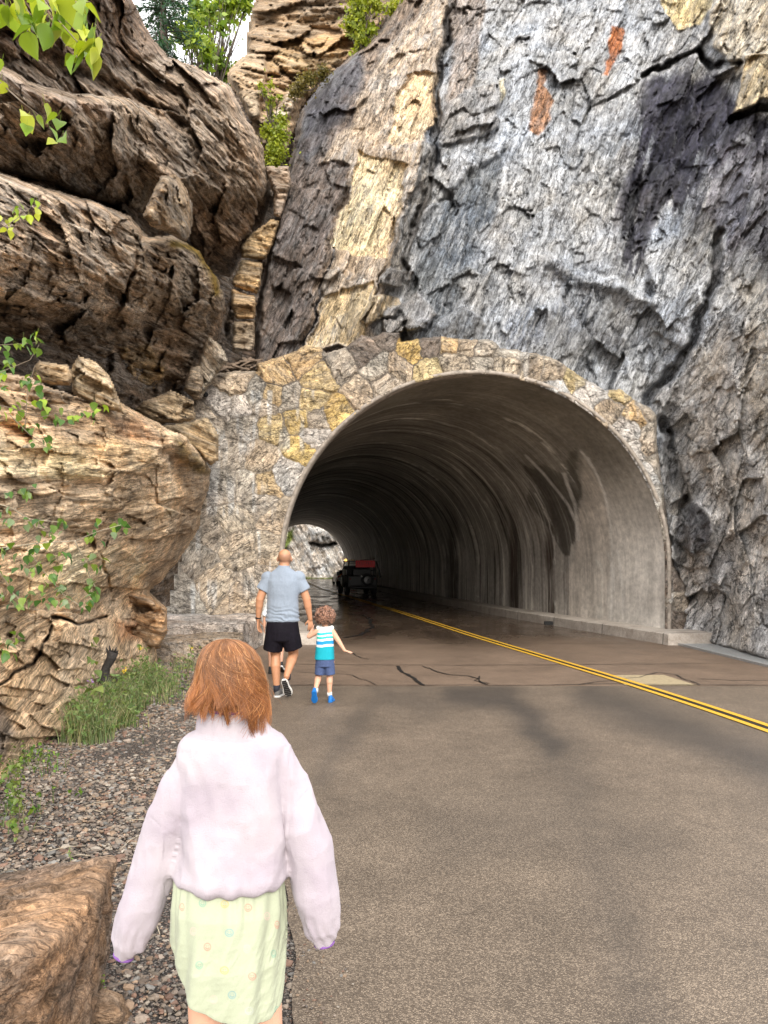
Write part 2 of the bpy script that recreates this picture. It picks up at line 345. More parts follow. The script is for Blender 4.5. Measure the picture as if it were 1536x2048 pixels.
# --- the cliff over and right of the tunnel
cl_depth = tps([(1536, 1330, 12.4), (1700, 1400, 10.5), (1750, 900, 11), (1750, 200, 12.5), (1750, -150, 14), (1450, 1290, 14.6), (1385, 1265, 16.3), (1400, 1000, 16.5), (1536, 1000, 13.2),
    (1340, 850, 17.0), (1536, 700, 13.8), (1300, 700, 17.1), (1536, 300, 14.8), (1536, 0, 16.3), (1300, 400, 17.7), (1300, 0, 19.7), (1100, 650, 17.3), (1100, 300, 18.7), (1100, 0, 20.7),
    (900, 640, 17.4), (900, 300, 18.8), (900, 0, 21), (750, 640, 17.6), (740, 300, 19.2), (700, 150, 20.4), (560, 700, 18.5), (540, 500, 19.2), (600, 250, 20.3), (640, 100, 22), (800, -150, 23), (1200, -150, 21)])
TAN = (.62, .48, .27); GREY = (.30, .305, .31); BRN = (.155, .115, .085)
cliff_regions = [
    dict(poly=[(480, 800), (500, 400), (560, 280), (640, 120), (800, -200), (905, -200), (905, 0), (850, 280), (800, 470), (760, 600), (740, 700)], col=(.19, .145, .11), vein=.15, iron=.3, soft=10, off=.25),
    dict(poly=[(500, 740), (520, 560), (560, 410), (590, 290), (640, 150), (720, 110), (740, 200), (700, 330), (660, 480), (610, 660), (600, 720)], col=(.125, .10, .085), off=.2, vein=.25, soft=6),
    dict(poly=[(590, 300), (610, 200), (650, 140), (730, 110), (720, 170), (660, 260), (620, 330)], col=(.06, .055, .062), wet=.5, soft=8),
    dict(poly=[(640, 330), (700, 240), (760, 120), (850, 0), (850, -200), (905, -200), (905, 10), (880, 130), (850, 285), (800, 470), (770, 560), (740, 690), (610, 700), (650, 560), (690, 430), (700, 330)], col=(.34, .27, .20), off=.35, flat=.45, vein=.45, soft=4),
    dict(poly=[(812, 150), (882, 140), (872, 230), (842, 285), (790, 295), (782, 280), (795, 200)], col=(.54, .395, .245), off=.25, flat=.85, vein=.15, soft=1.5, iron=.1),
    dict(poly=[(715, 300), (815, 330), (800, 430), (775, 490), (770, 512), (700, 510), (668, 498), (672, 460), (700, 380)], col=(.57, .435, .265), off=.25, flat=.85, vein=.3, soft=1.5),
    dict(poly=[(650, 590), (750, 560), (745, 640), (725, 690), (620, 690)], col=(.48, .37, .22), off=.15, flat=.7, soft=2),
    dict(poly=[(845, 290), (870, 290), (860, 400), (820, 520), (800, 570), (765, 570), (790, 480), (820, 400)], col=(.20, .185, .165), off=.3, soft=2, vein=.5),
    dict(poly=[(770, 530), (830, 540), (825, 560), (790, 570), (760, 565)], col=(.17, .155, .14), off=.45, soft=2),
    dict(poly=[(740, 600), (790, 590), (800, 630), (745, 650), (730, 640)], col=(.40, .31, .19), off=.35, soft=2),
    dict(line=[(905, -60), (905, 30), (880, 140), (868, 300), (850, 400), (800, 560)], w=7, off=-.7, col=(.05, .045, .045), amt=.6, soft=3),
    dict(line=[(508, 720), (522, 560), (560, 400), (590, 280)], w=5, off=-.5, soft=3),
    dict(line=[(615, 690), (640, 600), (672, 500)], w=2.5, off=-.35, col=(.06, .07, .09), amt=.8, soft=2),
    dict(line=[(735, 640), (760, 560), (790, 440)], w=2.5, off=-.3, soft=2),
    dict(poly=[(905, -200), (975, -200), (970, 0), (960, 120), (940, 200), (890, 260), (905, 120)], col=(.27, .225, .19), off=.1, soft=5, vein=.3),
    dict(poly=[(860, 430), (940, 340), (1010, 300), (990, 420), (930, 560), (900, 640), (830, 640), (815, 580)], col=(.12, .13, .14), off=-.25, vein=.6, soft=8),
    dict(poly=[(955, 175), (1015, 155), (1005, 200), (960, 225), (935, 230)], col=(.38, .34, .24), off=.15, soft=2),
    dict(poly=[(870, 230), (930, 180), (1000, 160), (990, 260), (900, 290), (880, 290)], col=(.26, .25, .24), off=.25, soft=3),
    dict(poly=[(1290, 150), (1420, 120), (1480, 190), (1540, 230), (1600, 240), (1600, 330), (1420, 330), (1390, 400), (1310, 420), (1275, 480), (1240, 480), (1225, 410), (1250, 330), (1265, 230)],
         col=(.03, .028, .042), wet=.75, vein=.04, iron=0, soft=28, run=11),
    dict(poly=[(1240, 380), (1330, 300), (1420, 300), (1400, 420), (1330, 440), (1290, 560), (1240, 600), (1215, 500)], col=(.035, .034, .045), wet=.6, vein=.1, soft=30, run=8),
    dict(poly=[(1390, 260), (1600, 260), (1600, 560), (1450, 520), (1380, 430)], col=(.12, .115, .14), wet=.4, vein=.5, amt=.8, soft=40, run=14),
    dict(poly=[(1225, 370), (1300, 350), (1310, 420), (1265, 490), (1240, 480)], col=(.015, .015, .02), wet=.6, off=-.2, soft=25, run=9),
    dict(poly=[(1320, -160), (1440, -160), (1420, 20), (1400, 55), (1345, 55), (1325, 30)], col=(.50, .40, .22), off=.1, flat=.6, soft=2, vein=.2),
    dict(poly=[(1425, -160), (1800, -160), (1800, 120), (1500, 110), (1470, 150), (1420, 90)], col=(.42, .36, .27), off=.25, vein=.6, soft=5),
    dict(poly=[(1485, 110), (1620, 100), (1620, 190), (1530, 195), (1500, 225), (1465, 230), (1478, 160)], col=(.42, .33, .20), off=.5, soft=2),
    dict(line=[(1290, 150), (1330, 140), (1400, 100), (1425, 140), (1475, 120)], w=5, off=-.5, col=(.03, .03, .03), amt=.8, soft=3),
    dict(line=[(1465, 240), (1560, 205), (1640, 200)], w=9, off=-.7, col=(.03, .03, .03), amt=.8, soft=3),
    dict(poly=[(1222, 50), (1250, 45), (1238, 90), (1212, 150), (1200, 150), (1215, 100)], col=(.36, .13, .05), soft=2, vein=.1),
    dict(poly=[(1078, 138), (1092, 140), (1082, 170), (1108, 200), (1090, 240), (1070, 275), (1050, 262), (1062, 215)], col=(.30, .16, .09), soft=3, vein=.15),
    dict(poly=[(1340, 800), (1400, 700), (1480, 640), (1800, 560), (1800, 1500), (1300, 1400), (1340, 1100)], col=(.50, .46, .41), amt=.85, soft=40, iron=.35, off=.1),
    dict(poly=[(1355, 1020), (1400, 1000), (1430, 1050), (1425, 1090), (1380, 1110), (1355, 1080)], col=(.10, .095, .095), off=.35, soft=5),
    dict(poly=[(1480, 560), (1700, 560), (1700, 1000), (1540, 1000), (1500, 800)], col=(.50, .43, .33), amt=.6, soft=20),
    dict(line=[(1440, 460), (1430, 560), (1380, 690), (1330, 760), (1300, 800)], w=9, off=-.45, soft=6, col=(.07, .07, .075), amt=.6),
    dict(line=[(1330, 850), (1345, 950), (1370, 1000), (1360, 1120)], w=12, off=-.4, soft=8, col=(.08, .075, .07), amt=.5),
    dict(line=[(1100, 520), (1180, 560), (1300, 600)], w=10, off=.25, soft=10),
    dict(poly=[(1020, 620), (1180, 600), (1250, 700), (1100, 700), (1000, 690)], col=(.13, .14, .16), amt=.6, soft=10, vein=.9),
    dict(poly=[(770, 620), (830, 590), (880, 625), (850, 660), (770, 670)], col=(.21, .20, .19), off=.55, soft=3),
    dict(poly=[(870, 640), (930, 615), (970, 650), (965, 690), (850, 680)], col=(.19, .20, .21), off=.6, soft=3),
]
def arch_hole(m):
    def f(px, py):
        r = 379+m; cx, cy = 946, 1133
        return ((py < cy) & ((px-cx)**2+(py-cy)**2 < r*r)) | ((py >= cy) & (np.abs(px-cx) < r))
    return f
cliff = relief('cliff', [(505, 735), (508, 640), (526, 530), (556, 405), (583, 300), (600, 225), (640, 165), (700, 112), (760, 60), (800, -10), (830, -80), (860, -180), (1760, -180), (1760, 1440), (1560, 1340), (1480, 1310), (1400, 1290), (1330, 1290),
    (1320, 1100), (1270, 900), (1180, 790), (1000, 715), (850, 715), (700, 760), (560, 770)], 2.6, cl_depth, 2.2, 26, (-.36, -.93), M['grey'], GREY, cliff_regions, rag=5, cell=(150, 62), chis=.9,
    big=(1.2, .22), small=(.36, .085), bed=(.45, .055), fine=.03, vein=.42, tlt=1.2, iron=.12, seed=3, hole=arch_hole(14))
tag(cliff, kind='structure')

# --- the left side: stacked brown and tan blocks running towards the camera
def lw(W0, lean=0, off=0, cap_=19.5):
    def f(px, py):
        W = W0+lean*(HY-py)/1000.0; y = F*W/np.maximum(768-px, 60); return cap_-np.log1p(np.exp(np.clip((cap_-y)/1.2, -30, 30)))*1.2+off
    return f
backing = relief('cliff', [(-260, -260), (255, -260), (255, -10), (310, 90), (400, 150), (470, 190), (540, 330), (560, 400), (505, 560), (490, 720), (400, 780), (400, 1000), (330, 1250), (200, 1500), (-260, 1800)],
    8, lw(3.7, 1.1, 1.6, 22), 1, 20, (1, -.35), M['brown'], (.10, .075, .055), rag=4, seed=9)
tag(backing, kind='structure')
cleft = relief('cliff', [(430, 300), (436, 200), (446, 166), (482, 150), (520, 190), (530, 235), (570, 200), (610, 130), (690, 60), (780, -20), (860, -180), (1000, -180), (800, 300), (700, 790), (430, 800)], 8, lambda px, py: 22.6+(HY-py)*.004, 1, 10, (1, -.3), M['brown'], (.12, .09, .07), rag=6, seed=19)
tag(cleft, kind='structure')
left_group = 'rock blocks stacked left of the tunnel'
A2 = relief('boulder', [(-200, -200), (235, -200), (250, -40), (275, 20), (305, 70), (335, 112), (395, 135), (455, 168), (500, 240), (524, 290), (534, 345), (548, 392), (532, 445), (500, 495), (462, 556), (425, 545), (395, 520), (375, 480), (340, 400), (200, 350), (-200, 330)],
    2.2, tps([(-200, 0, 8.5), (0, 0, 9.5), (200, 0, 12.5), (270, 60, 15), (-200, 330, 8.6), (100, 300, 11.2), (360, 200, 14.6), (360, 450, 15.6), (455, 250, 16), (520, 350, 17.3), (450, 480, 17), (460, 560, 18.4), (400, 380, 15), (540, 400, 18.2)]), 2.5, 60, (1, -.62), M['brown'], (.30, .235, .18), [
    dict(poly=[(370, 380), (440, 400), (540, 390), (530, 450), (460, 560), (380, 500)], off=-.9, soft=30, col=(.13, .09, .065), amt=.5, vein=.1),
    dict(poly=[(-200, -200), (240, -200), (330, 110), (200, 130), (-200, 60)], col=(.22, .155, .11), off=.25, soft=10),
    dict(line=[(0, 60), (120, 120), (250, 190), (360, 250)], w=12, off=-.6, soft=10)],
    rag=5, big=(1.3, .38), small=(.4, .13), bed=(.45, .16), vein=.45, iron=.35, seed=21)
tag(A2, 'large dark brown rock mass, topmost on the left, bulging towards the cleft', 'boulder', left_group)
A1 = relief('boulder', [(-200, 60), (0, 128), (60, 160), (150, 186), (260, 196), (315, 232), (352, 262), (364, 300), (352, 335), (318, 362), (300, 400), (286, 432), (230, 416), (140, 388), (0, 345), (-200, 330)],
    2.2, tps([(-200, 150, 7.2), (0, 150, 8.6), (300, 250, 13.2), (360, 300, 14.8), (-200, 330, 8.2), (0, 340, 9.6), (150, 300, 10.2), (150, 385, 11.6), (285, 425, 14.6), (100, 200, 9.3), (250, 320, 12)]), 2, 34, (1, -.5), M['brown'], (.34, .27, .205), [
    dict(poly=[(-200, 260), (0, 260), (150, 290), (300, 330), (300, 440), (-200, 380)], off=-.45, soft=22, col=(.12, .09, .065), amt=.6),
    dict(line=[(-20, 145), (60, 190), (130, 210), (220, 225)], w=9, col=(.42, .33, .27), soft=9),
    dict(poly=[(300, 240), (350, 250), (366, 300), (345, 345), (310, 360), (325, 300)], col=(.05, .04, .035), amt=.8, soft=8)],
    rag=5, big=(1.0, .25), small=(.35, .12), bed=(.4, .12), vein=.5, iron=.3, seed=31)
tag(A1, 'rounded dark brown overhanging rock above the pale ledge at the left edge', 'boulder', left_group)
A3 = relief('boulder', [(322, 352), (352, 345), (376, 380), (388, 420), (384, 470), (372, 487), (340, 472), (300, 452), (286, 432), (300, 395)], 3, lw(3.0, .45, -.2), 1.5, 30, (1, -.5), M['brown'], (.24, .18, .12), rag=3, big=(.6, .15), seed=41)
tag(A3, 'small tan wedge of rock jammed between the dark left masses', 'boulder', left_group)
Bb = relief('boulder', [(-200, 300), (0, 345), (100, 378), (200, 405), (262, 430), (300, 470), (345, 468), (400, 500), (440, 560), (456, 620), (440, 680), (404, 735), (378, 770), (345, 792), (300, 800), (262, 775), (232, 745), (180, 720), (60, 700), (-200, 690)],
    2.2, tps([(-200, 320, 6.6), (0, 345, 8.2), (-200, 500, 6.0), (0, 520, 7.3), (150, 420, 9.8), (150, 560, 9.4), (0, 690, 9.6), (-200, 690, 8.5), (280, 450, 12.6), (280, 560, 11.6), (400, 540, 14.6), (450, 620, 16.2), (300, 700, 14.2), (340, 790, 15.8), (200, 720, 12.6), (420, 700, 16)]), 2.2, 40, (1, -.34), M['brown'], (.40, .31, .23), [
    dict(poly=[(-200, 320), (0, 345), (260, 430), (290, 500), (280, 545), (200, 560), (100, 530), (-200, 470)], col=(.44, .34, .25), off=.3, soft=8, vein=.6),
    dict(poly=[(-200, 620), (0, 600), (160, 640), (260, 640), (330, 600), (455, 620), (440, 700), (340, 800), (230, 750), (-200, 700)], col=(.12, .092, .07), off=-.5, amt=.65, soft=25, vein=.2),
    dict(poly=[(275, 480), (345, 470), (400, 500), (440, 560), (450, 620), (410, 650), (330, 610), (280, 560)], off=.35, soft=10, col=(.19, .15, .11), amt=.6),
    dict(line=[(350, 485), (400, 505), (425, 545), (430, 590)], w=8, col=(.16, .11, .02), soft=7, vein=0),
    dict(line=[(70, 540), (150, 570), (230, 620)], w=7, col=(.5, .40, .30), soft=10, amt=.7),
    dict(line=[(280, 460), (278, 530), (240, 600)], w=5, off=-.4, soft=4),
    dict(poly=[(245, 700), (300, 690), (330, 730), (310, 780), (270, 780)], col=(.27, .19, .10), off=.3, soft=8)],
    rag=5, big=(.9, .3), small=(.3, .12), bed=(.42, .16), vein=.5, iron=.35, seed=51)
tag(Bb, 'broad brown overhanging rock band with a dark underside across the left middle', 'boulder', left_group)
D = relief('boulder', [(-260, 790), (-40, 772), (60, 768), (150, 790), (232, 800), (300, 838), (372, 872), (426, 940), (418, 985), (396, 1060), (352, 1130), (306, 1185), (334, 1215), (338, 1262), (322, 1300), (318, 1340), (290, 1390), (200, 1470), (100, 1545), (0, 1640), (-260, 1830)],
    2.2, tps([(-260, 780, 4.9), (-260, 1200, 4.2), (-260, 1800, 3.8), (0, 780, 7.0), (0, 1000, 6.2), (0, 1300, 6.0), (0, 1600, 5.4), (200, 850, 8.8), (200, 1000, 8.3), (200, 1300, 8.6), (100, 1500, 6.9), (330, 900, 11.4), (300, 1050, 10.4), (420, 940, 14.5), (380, 1060, 13.6), (310, 1190, 12.6), (320, 1300, 12.3), (250, 1400, 9.6)]),
    2.4, 34, (1, -.14), M['tan'], (.55, .42, .285), [
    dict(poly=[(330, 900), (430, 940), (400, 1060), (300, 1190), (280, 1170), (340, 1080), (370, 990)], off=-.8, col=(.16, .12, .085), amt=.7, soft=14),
    dict(poly=[(-260, 950), (100, 960), (300, 970), (320, 1060), (200, 1090), (-260, 1060)], col=(.30, .245, .175), amt=.6, soft=12, off=-.12),
    dict(poly=[(100, 870), (300, 880), (330, 930), (200, 960), (80, 940)], col=(.60, .44, .25), amt=.6, soft=10, off=.15),
    dict(poly=[(-260, 1110), (280, 1090), (290, 1160), (150, 1200), (-260, 1200)], col=(.60, .45, .29), amt=.6, soft=10, off=.12),
    dict(poly=[(-260, 1205), (110, 1205), (130, 1250), (60, 1290), (-260, 1290)], col=(.30, .25, .18), soft=8, amt=.7, off=-.1),
    dict(poly=[(110, 1250), (330, 1240), (330, 1330), (120, 1520), (-260, 1800), (-260, 1300), (60, 1300)], col=(.56, .425, .285), off=.2, flat=.7, soft=6),
    dict(line=[(110, 1238), (150, 1248), (210, 1236)], w=2.2, off=-.4, col=(.04, .035, .03), soft=3),
    dict(line=[(0, 1365), (50, 1340), (80, 1300), (108, 1255)], w=2.2, off=-.25, col=(.05, .045, .04), soft=3),
    dict(line=[(0, 1580), (60, 1500), (130, 1490)], w=3, off=-.3, soft=3),
    dict(poly=[(230, 1245), (330, 1240), (300, 1280), (240, 1280)], col=(.42, .17, .05), amt=.7, soft=12),
    dict(poly=[(215, 830), (290, 840), (330, 880), (250, 880)], col=(.40, .20, .09), amt=.6, soft=12),
    dict(poly=[(340, 870), (400, 905), (425, 950), (400, 950), (360, 910)], col=(.13, .09, .03), amt=.9, soft=8, off=.15),
    dict(poly=[(-260, 1380), (0, 1400), (30, 1470), (0, 1520), (-260, 1560)], col=(.16, .15, .15), amt=.7, soft=12),
    dict(line=[(220, 1180), (200, 1110), (230, 1060)], w=2.5, off=-.2, soft=3)],
    rag=4, big=(1.2, .09), small=(.34, .035), bed=(.34, .085), vein=.2, cell=(170, 60), tlt=1.0, iron=.3, seed=61)
tag(D, 'huge tan layered rock with orange lichen reaching the ground left of the tunnel', 'boulder', left_group)
def rock(outline, dep, base, label, mat='tan', axis=(1, -.2), rr=16, thick=.9, seed=1, cat='rock', group=None, big=(.4, .1), vein=.35, iron=.2, step=3, name='rock'):
    o = relief(name, outline, step, dep if callable(dep) else (lambda px, py: px*0+dep), thick, rr, axis, M[mat], base, rag=3, big=big, small=(.16, .05), bed=(.2, .05), fine=.02, vein=vein, iron=iron, seed=seed)
    return tag(o, label, cat, group)
rock([(68, 732), (78, 720), (140, 728), (147, 755), (140, 772), (100, 772), (60, 760)], 8.2, (.40, .31, .20), 'pale squared rock lying on the ledge under the dark overhang', seed=70)
rock([(135, 745), (155, 708), (195, 722), (222, 752), (240, 795), (250, 830), (180, 810), (145, 790)], 8.9, (.36, .28, .18), 'pale pointed rock leaning under the dark overhang', axis=(1, -.5), seed=71)
rock([(-60, 745), (0, 740), (60, 752), (100, 775), (150, 790), (140, 812), (-60, 800)], 7.4, (.28, .22, .16), 'flat grey shelf of broken rock at the left edge', seed=72)
rock([(285, 800), (340, 780), (388, 800), (392, 840), (350, 850), (300, 850), (262, 820)], 13.8, (.27, .21, .14), 'brown layered rock wedged left of the portal stones', mat='brown', axis=(1, -.3), seed=73)
rock([(385, 840), (415, 832), (438, 870), (440, 920), (420, 935), (395, 905), (340, 880), (320, 850)], 15, (.30, .235, .15), 'rounded tan rock touching the portal wall halfway up', axis=(1, -.4), seed=74)
rock([(404, 690), (418, 668), (445, 690), (458, 722), (440, 745), (425, 765), (402, 800), (380, 790), (390, 740)], 15.8, (.33, .28, .22), 'pale upright rock beside the dark overhang left of the arch', mat='brown', axis=(.7, -1), seed=75)
rock([(378, 735), (402, 728), (410, 760), (404, 800), (385, 800), (365, 780)], 15.5, (.28, .24, .19), 'grey brown rock tucked below the pale upright one', mat='brown', seed=76)
rock([(190, 1172), (250, 1180), (300, 1190), (334, 1215), (338, 1262), (320, 1300), (260, 1290), (200, 1250)], 11.2, (.36, .24, .14), 'orange stained layered rock beside the low stone step', axis=(1, -.25), seed=77, thick=1.2)
gcol = 'stacked stones in the narrow cleft'
for k, (ol, c, lab) in enumerate([
    ([(532, 332), (578, 332), (584, 360), (578, 400), (562, 440), (545, 430), (546, 385), (532, 350)], (.25, .20, .16), 'uppermost grey brown stone of the stack in the cleft, below the green shrub'),
    ([(515, 455), (540, 438), (562, 440), (550, 490), (532, 520), (482, 518), (480, 490), (498, 470)], (.40, .31, .19), 'pale tan stone in the upper half of the cleft stack'),
    ([(482, 520), (530, 522), (522, 570), (515, 590), (468, 575), (462, 560), (475, 540)], (.36, .27, .16), 'tan block in the middle of the cleft stack'),
    ([(462, 575), (514, 592), (510, 640), (470, 640), (460, 610)], (.38, .28, .17), 'tan cracked block just above the lowest of the cleft stack'),
    ([(468, 642), (510, 640), (512, 690), (505, 706), (466, 702), (462, 680)], (.30, .25, .19), 'lowest finely layered stone of the cleft stack')]):
    rock(ol, 18.0+.15*(4-k), c, lab, axis=(1, -.15), seed=80+k, rr=12, thick=1.2, group=gcol)
sh = MB()
for k in range(150):
    x = RNG.uniform(440, 560); y = 742-(1-abs(x-500)/70)*26*RNG.uniform(0, 1); y = max(y, 708); a = RNG.uniform(-.5, .5); rot = Matrix.Rotation(a, 3, 'Y')@Matrix.Rotation(RNG.uniform(-.4, .4), 3, 'Z')@Matrix.Rotation(.25, 3, 'X')
    sh.add(*box(P(x, y, 17.3+RNG.uniform(-.3, .5)), (RNG.uniform(.1, .35), RNG.uniform(.1, .25), RNG.uniform(.015, .05)), rot))
o = sh.build('shale_debris', None, smooth=False); tag(o, 'thin loose shale flakes piled at the foot of the cleft above the portal', 'rubble', kind='stuff')
M['shale'] = plain('shale_flakes', (.20, .15, .11), .8, nscale=8, namt=.6); o.data.materials.append(M['shale'])
# background crag in the gap
I = relief('boulder', [(448, 150), (470, 120), (490, 100), (497, 50), (508, 0), (510, -160), (860, -160), (860, -40), (800, 20), (720, 110), (650, 170), (600, 220), (575, 300), (545, 330), (520, 290), (500, 240), (455, 168)],
    3.5, tps([(448, 150, 23), (510, 0, 27), (700, 0, 25), (860, -100, 24), (640, 150, 24), (560, 300, 21.5), (500, 240, 22), (560, 100, 24.5)]), 3, 24, (1, -.3), M['tan'], (.27, .20, .13), [
    dict(poly=[(455, 150), (500, 105), (535, 105), (540, 140), (520, 230), (500, 240)], off=.9, col=(.33, .26, .18), soft=4),
    dict(poly=[(560, 80), (690, 70), (680, 120), (600, 150), (540, 140)], off=.3, col=(.31, .22, .12), soft=6),
    dict(poly=[(600, -160), (860, -160), (700, 110), (690, 40), (600, 20)], col=(.19, .15, .11), soft=10),
    dict(poly=[(530, 250), (570, 190), (600, 165), (615, 175), (570, 240), (535, 280)], off=.7, col=(.40, .33, .25), soft=4, vein=.8)],
    rag=6, big=(1.1, .5), small=(.4, .18), bed=(.4, .18), vein=.3, seed=91)
tag(I, 'tan crag with broken ledges high behind the cleft beside the pale sky', 'boulder')

# --- beyond the tunnel
far = relief('cliff', [(380, 700), (900, 700), (900, 1168), (380, 1168)], 2.0, tps([(400, 700, 96), (900, 700, 92), (380, 1168, 88), (560, 1165, 92), (700, 1165, 88), (900, 1165, 86), (640, 1100, 90)]), 2, 5, (.5, -.9), M['brown'], (.46, .45, .44),
    [dict(poly=[(560, 1160), (565, 1148), (620, 1150), (680, 1155), (720, 1156), (720, 1175), (560, 1175)], col=(.10, .13, .035), soft=2, vein=0),
     dict(poly=[(562, 1090), (572, 1060), (585, 1050), (582, 1075), (570, 1100)], col=(.12, .16, .04), soft=3, vein=0),
     dict(poly=[(618, 1055), (665, 1068), (672, 1078), (640, 1082), (618, 1078)], off=1.5, col=(.2, .2, .2), soft=2),
     dict(line=[(618, 1083), (640, 1086), (675, 1080)], w=3, off=-1.5, col=(.06, .06, .06), soft=2)],
    rag=0, big=(5, 2.2), small=(1.6, .8), bed=(2.0, .7), fine=.3, vein=.6, iron=.05, seed=95)
tag(far, kind='structure')
# ------------------------------------------------------------------ tunnel
CP = np.array([(14, 2.45), (16.6, 1.93), (20.65, .85), (26, -.25), (32, -1.3), (37, -2.15), (50, -4.2), (77, -8.0), (130, -15.5)])
def cx(Y): return np.interp(Y, CP[:, 0], CP[:, 1])
_ys = np.linspace(14, 130, 400); _cs = cx(_ys)
for _ in range(60): _cs[1:-1] = (_cs[:-2]+_cs[1:-1]+_cs[2:])/3
def cx(Y): return np.interp(Y, _ys, _cs)
RT, ZS = 4.1, 1.57
TF = 16.38
NA = 260; base_len = ZS+.05; arc = math.pi*RT; total = 2*base_len+arc
al = np.linspace(0, total, NA)
def sect(a, r=RT):
    th = (a-base_len)/RT
    x = np.where(a < base_len, r, np.where(a > base_len+arc, -r, r*np.cos(th))); z = np.where(a < base_len, a-.05, np.where(a > base_len+arc, total-a-.05, ZS+r*np.sin(th)))
    return x, z
sy = np.concatenate([np.linspace(TF, 26, 190, endpoint=False), np.linspace(26, 77, 160)])
SX, AL = np.meshgrid(sy, al, indexing='ij'); X, Z = sect(AL.ravel()); Yv = SX.ravel(); V = np.stack([X+cx(Yv), Yv, Z], 1)
px = 768+V[:, 0]/V[:, 1]*F; py = HY+(EYE-V[:, 2])/V[:, 1]*F
tcv = np.stack([Yv, AL.ravel(), AL.ravel()*0], 1)
right = (X > 0).astype(float)
# stains on the concrete: dark smooth crown, pale lime-washed lower wall; daylight by the mouth painted onto the right wall
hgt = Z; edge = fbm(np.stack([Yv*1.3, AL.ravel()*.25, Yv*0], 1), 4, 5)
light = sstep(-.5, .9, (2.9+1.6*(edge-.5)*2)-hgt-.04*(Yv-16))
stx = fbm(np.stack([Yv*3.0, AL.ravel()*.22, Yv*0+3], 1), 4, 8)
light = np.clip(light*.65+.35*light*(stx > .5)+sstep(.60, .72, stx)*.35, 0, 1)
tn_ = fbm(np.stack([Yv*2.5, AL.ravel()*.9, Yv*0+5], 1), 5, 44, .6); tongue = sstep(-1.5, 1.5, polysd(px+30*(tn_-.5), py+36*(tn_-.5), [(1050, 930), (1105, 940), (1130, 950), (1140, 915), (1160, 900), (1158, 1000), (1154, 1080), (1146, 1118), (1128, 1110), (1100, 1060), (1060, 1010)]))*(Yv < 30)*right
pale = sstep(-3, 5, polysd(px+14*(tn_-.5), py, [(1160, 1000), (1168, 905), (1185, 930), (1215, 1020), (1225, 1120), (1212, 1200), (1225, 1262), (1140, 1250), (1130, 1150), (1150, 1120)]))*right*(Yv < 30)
near = sstep(22, 17.5, Yv)*right*sstep(4.8, 1.6, hgt)*(.75+.5*fbm(np.stack([Yv*1.2, AL.ravel()*.5, Yv*0+9], 1), 4, 19))  # right wall paled towards the mouth: incoming daylight put into the colour
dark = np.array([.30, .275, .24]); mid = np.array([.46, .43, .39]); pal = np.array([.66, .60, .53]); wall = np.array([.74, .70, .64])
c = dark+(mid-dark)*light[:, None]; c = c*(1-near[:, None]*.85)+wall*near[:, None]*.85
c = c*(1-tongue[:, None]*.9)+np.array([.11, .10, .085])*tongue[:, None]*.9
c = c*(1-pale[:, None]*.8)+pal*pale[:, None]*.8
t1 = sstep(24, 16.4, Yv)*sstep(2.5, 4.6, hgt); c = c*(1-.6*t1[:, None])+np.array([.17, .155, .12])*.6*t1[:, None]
# wet brown runs on the right wall
for pxs in (1028, 1100, 905): 
    m = sstep(13, 4, np.abs(px-pxs-10*(tn_-.5)))*sstep(980, 1120, py)*right*.92; c = c*(1-m[:, None])+np.array([.045, .025, .015])*m[:, None]
for ln, w_ in (([(1163, 902), (1190, 940), (1208, 985), (1219, 1040), (1224, 1100), (1227, 1180)], 1.8), ([(1052, 912), (1085, 945), (1112, 978), (1136, 1010), (1150, 1040)], 2.2), ([(1176, 915), (1184, 930)], 1.6), ([(1128, 948), (1150, 1010), (1158, 1080)], 3), ([(1215, 1105), (1222, 1122), (1224, 1200), (1222, 1245)], 1.5), ([(1235, 1100), (1245, 1180), (1246, 1235)], 2)):
    m = sstep(w_+2, w_-1, linesd(px+4*(tn_-.5), py, ln))*right*(Yv < 30)*.75; c = c*(1-m[:, None])+np.array([.80, .77, .72])*m[:, None]
for k_, yj in enumerate((19.2, 21.5, 23.1, 25.6, 28.2, 31.0, 33.2, 36.5, 40, 44.5, 49, 55, 61, 67, 73)):
    wj = .05+.006*(yj-16); m = np.exp(-((Yv-yj+.9*(tn_-.5)+.25*(stx-.5))/wj)**2)*(.25+.75*(tn_ > .46))*.75; c = c*(1-m[:, None])+np.array([.80, .77, .70])*m[:, None]
low = sstep(.9, .3, Z+.5*(stx-.5))*right*sstep(21, 17, Yv); c = c*(1-.5*low[:, None])+np.array([.75, .72, .67])*.5*low[:, None]
H, W = SX.shape; idx = np.arange(H*W).reshape(H, W); fc = np.stack([idx[:-1, :-1].ravel(), idx[:-1, 1:].ravel(), idx[1:, 1:].ravel(), idx[1:, :-1].ravel()], 1)
t = NT('tunnel_concrete'); tcn = t.attr('tc', 'Vector'); wpn = t.n('VectorMath', {0: tcn, 1: t.scale(t.noise(tcn, .8, 3, .5, 0, 'Color'), (.25, .6, 0))}, operation='ADD').outputs[0]
s1 = t.noise(t.scale(wpn, (2.6, .16, 1)), 1, 7, .62); s2 = t.noise(t.scale(wpn, (5.5, .28, 1)), 1, 7, .68); s3 = t.noise(tcn, 7, 8, .65)
cc = t.mix(1.0, t.attr('col'), t.gray(t.math('MULTIPLY', t.mr(s2, .3, .7, .82, 1.18), t.math('MULTIPLY', t.mr(s3, .3, .7, .75, 1.25), t.mr(t.noise(tcn, .8, 6, .65), .3, .7, .7, 1.3)))), 'MULTIPLY')
vs = t.math('MULTIPLY', t.mr(s2, .50, .60, 0, 1), t.mr(s1, .45, .57, .0, .9)); deep = t.mr(t.n('SeparateXYZ', {0: tcn}).outputs[0], 17.5, 25, .02, 1.0)
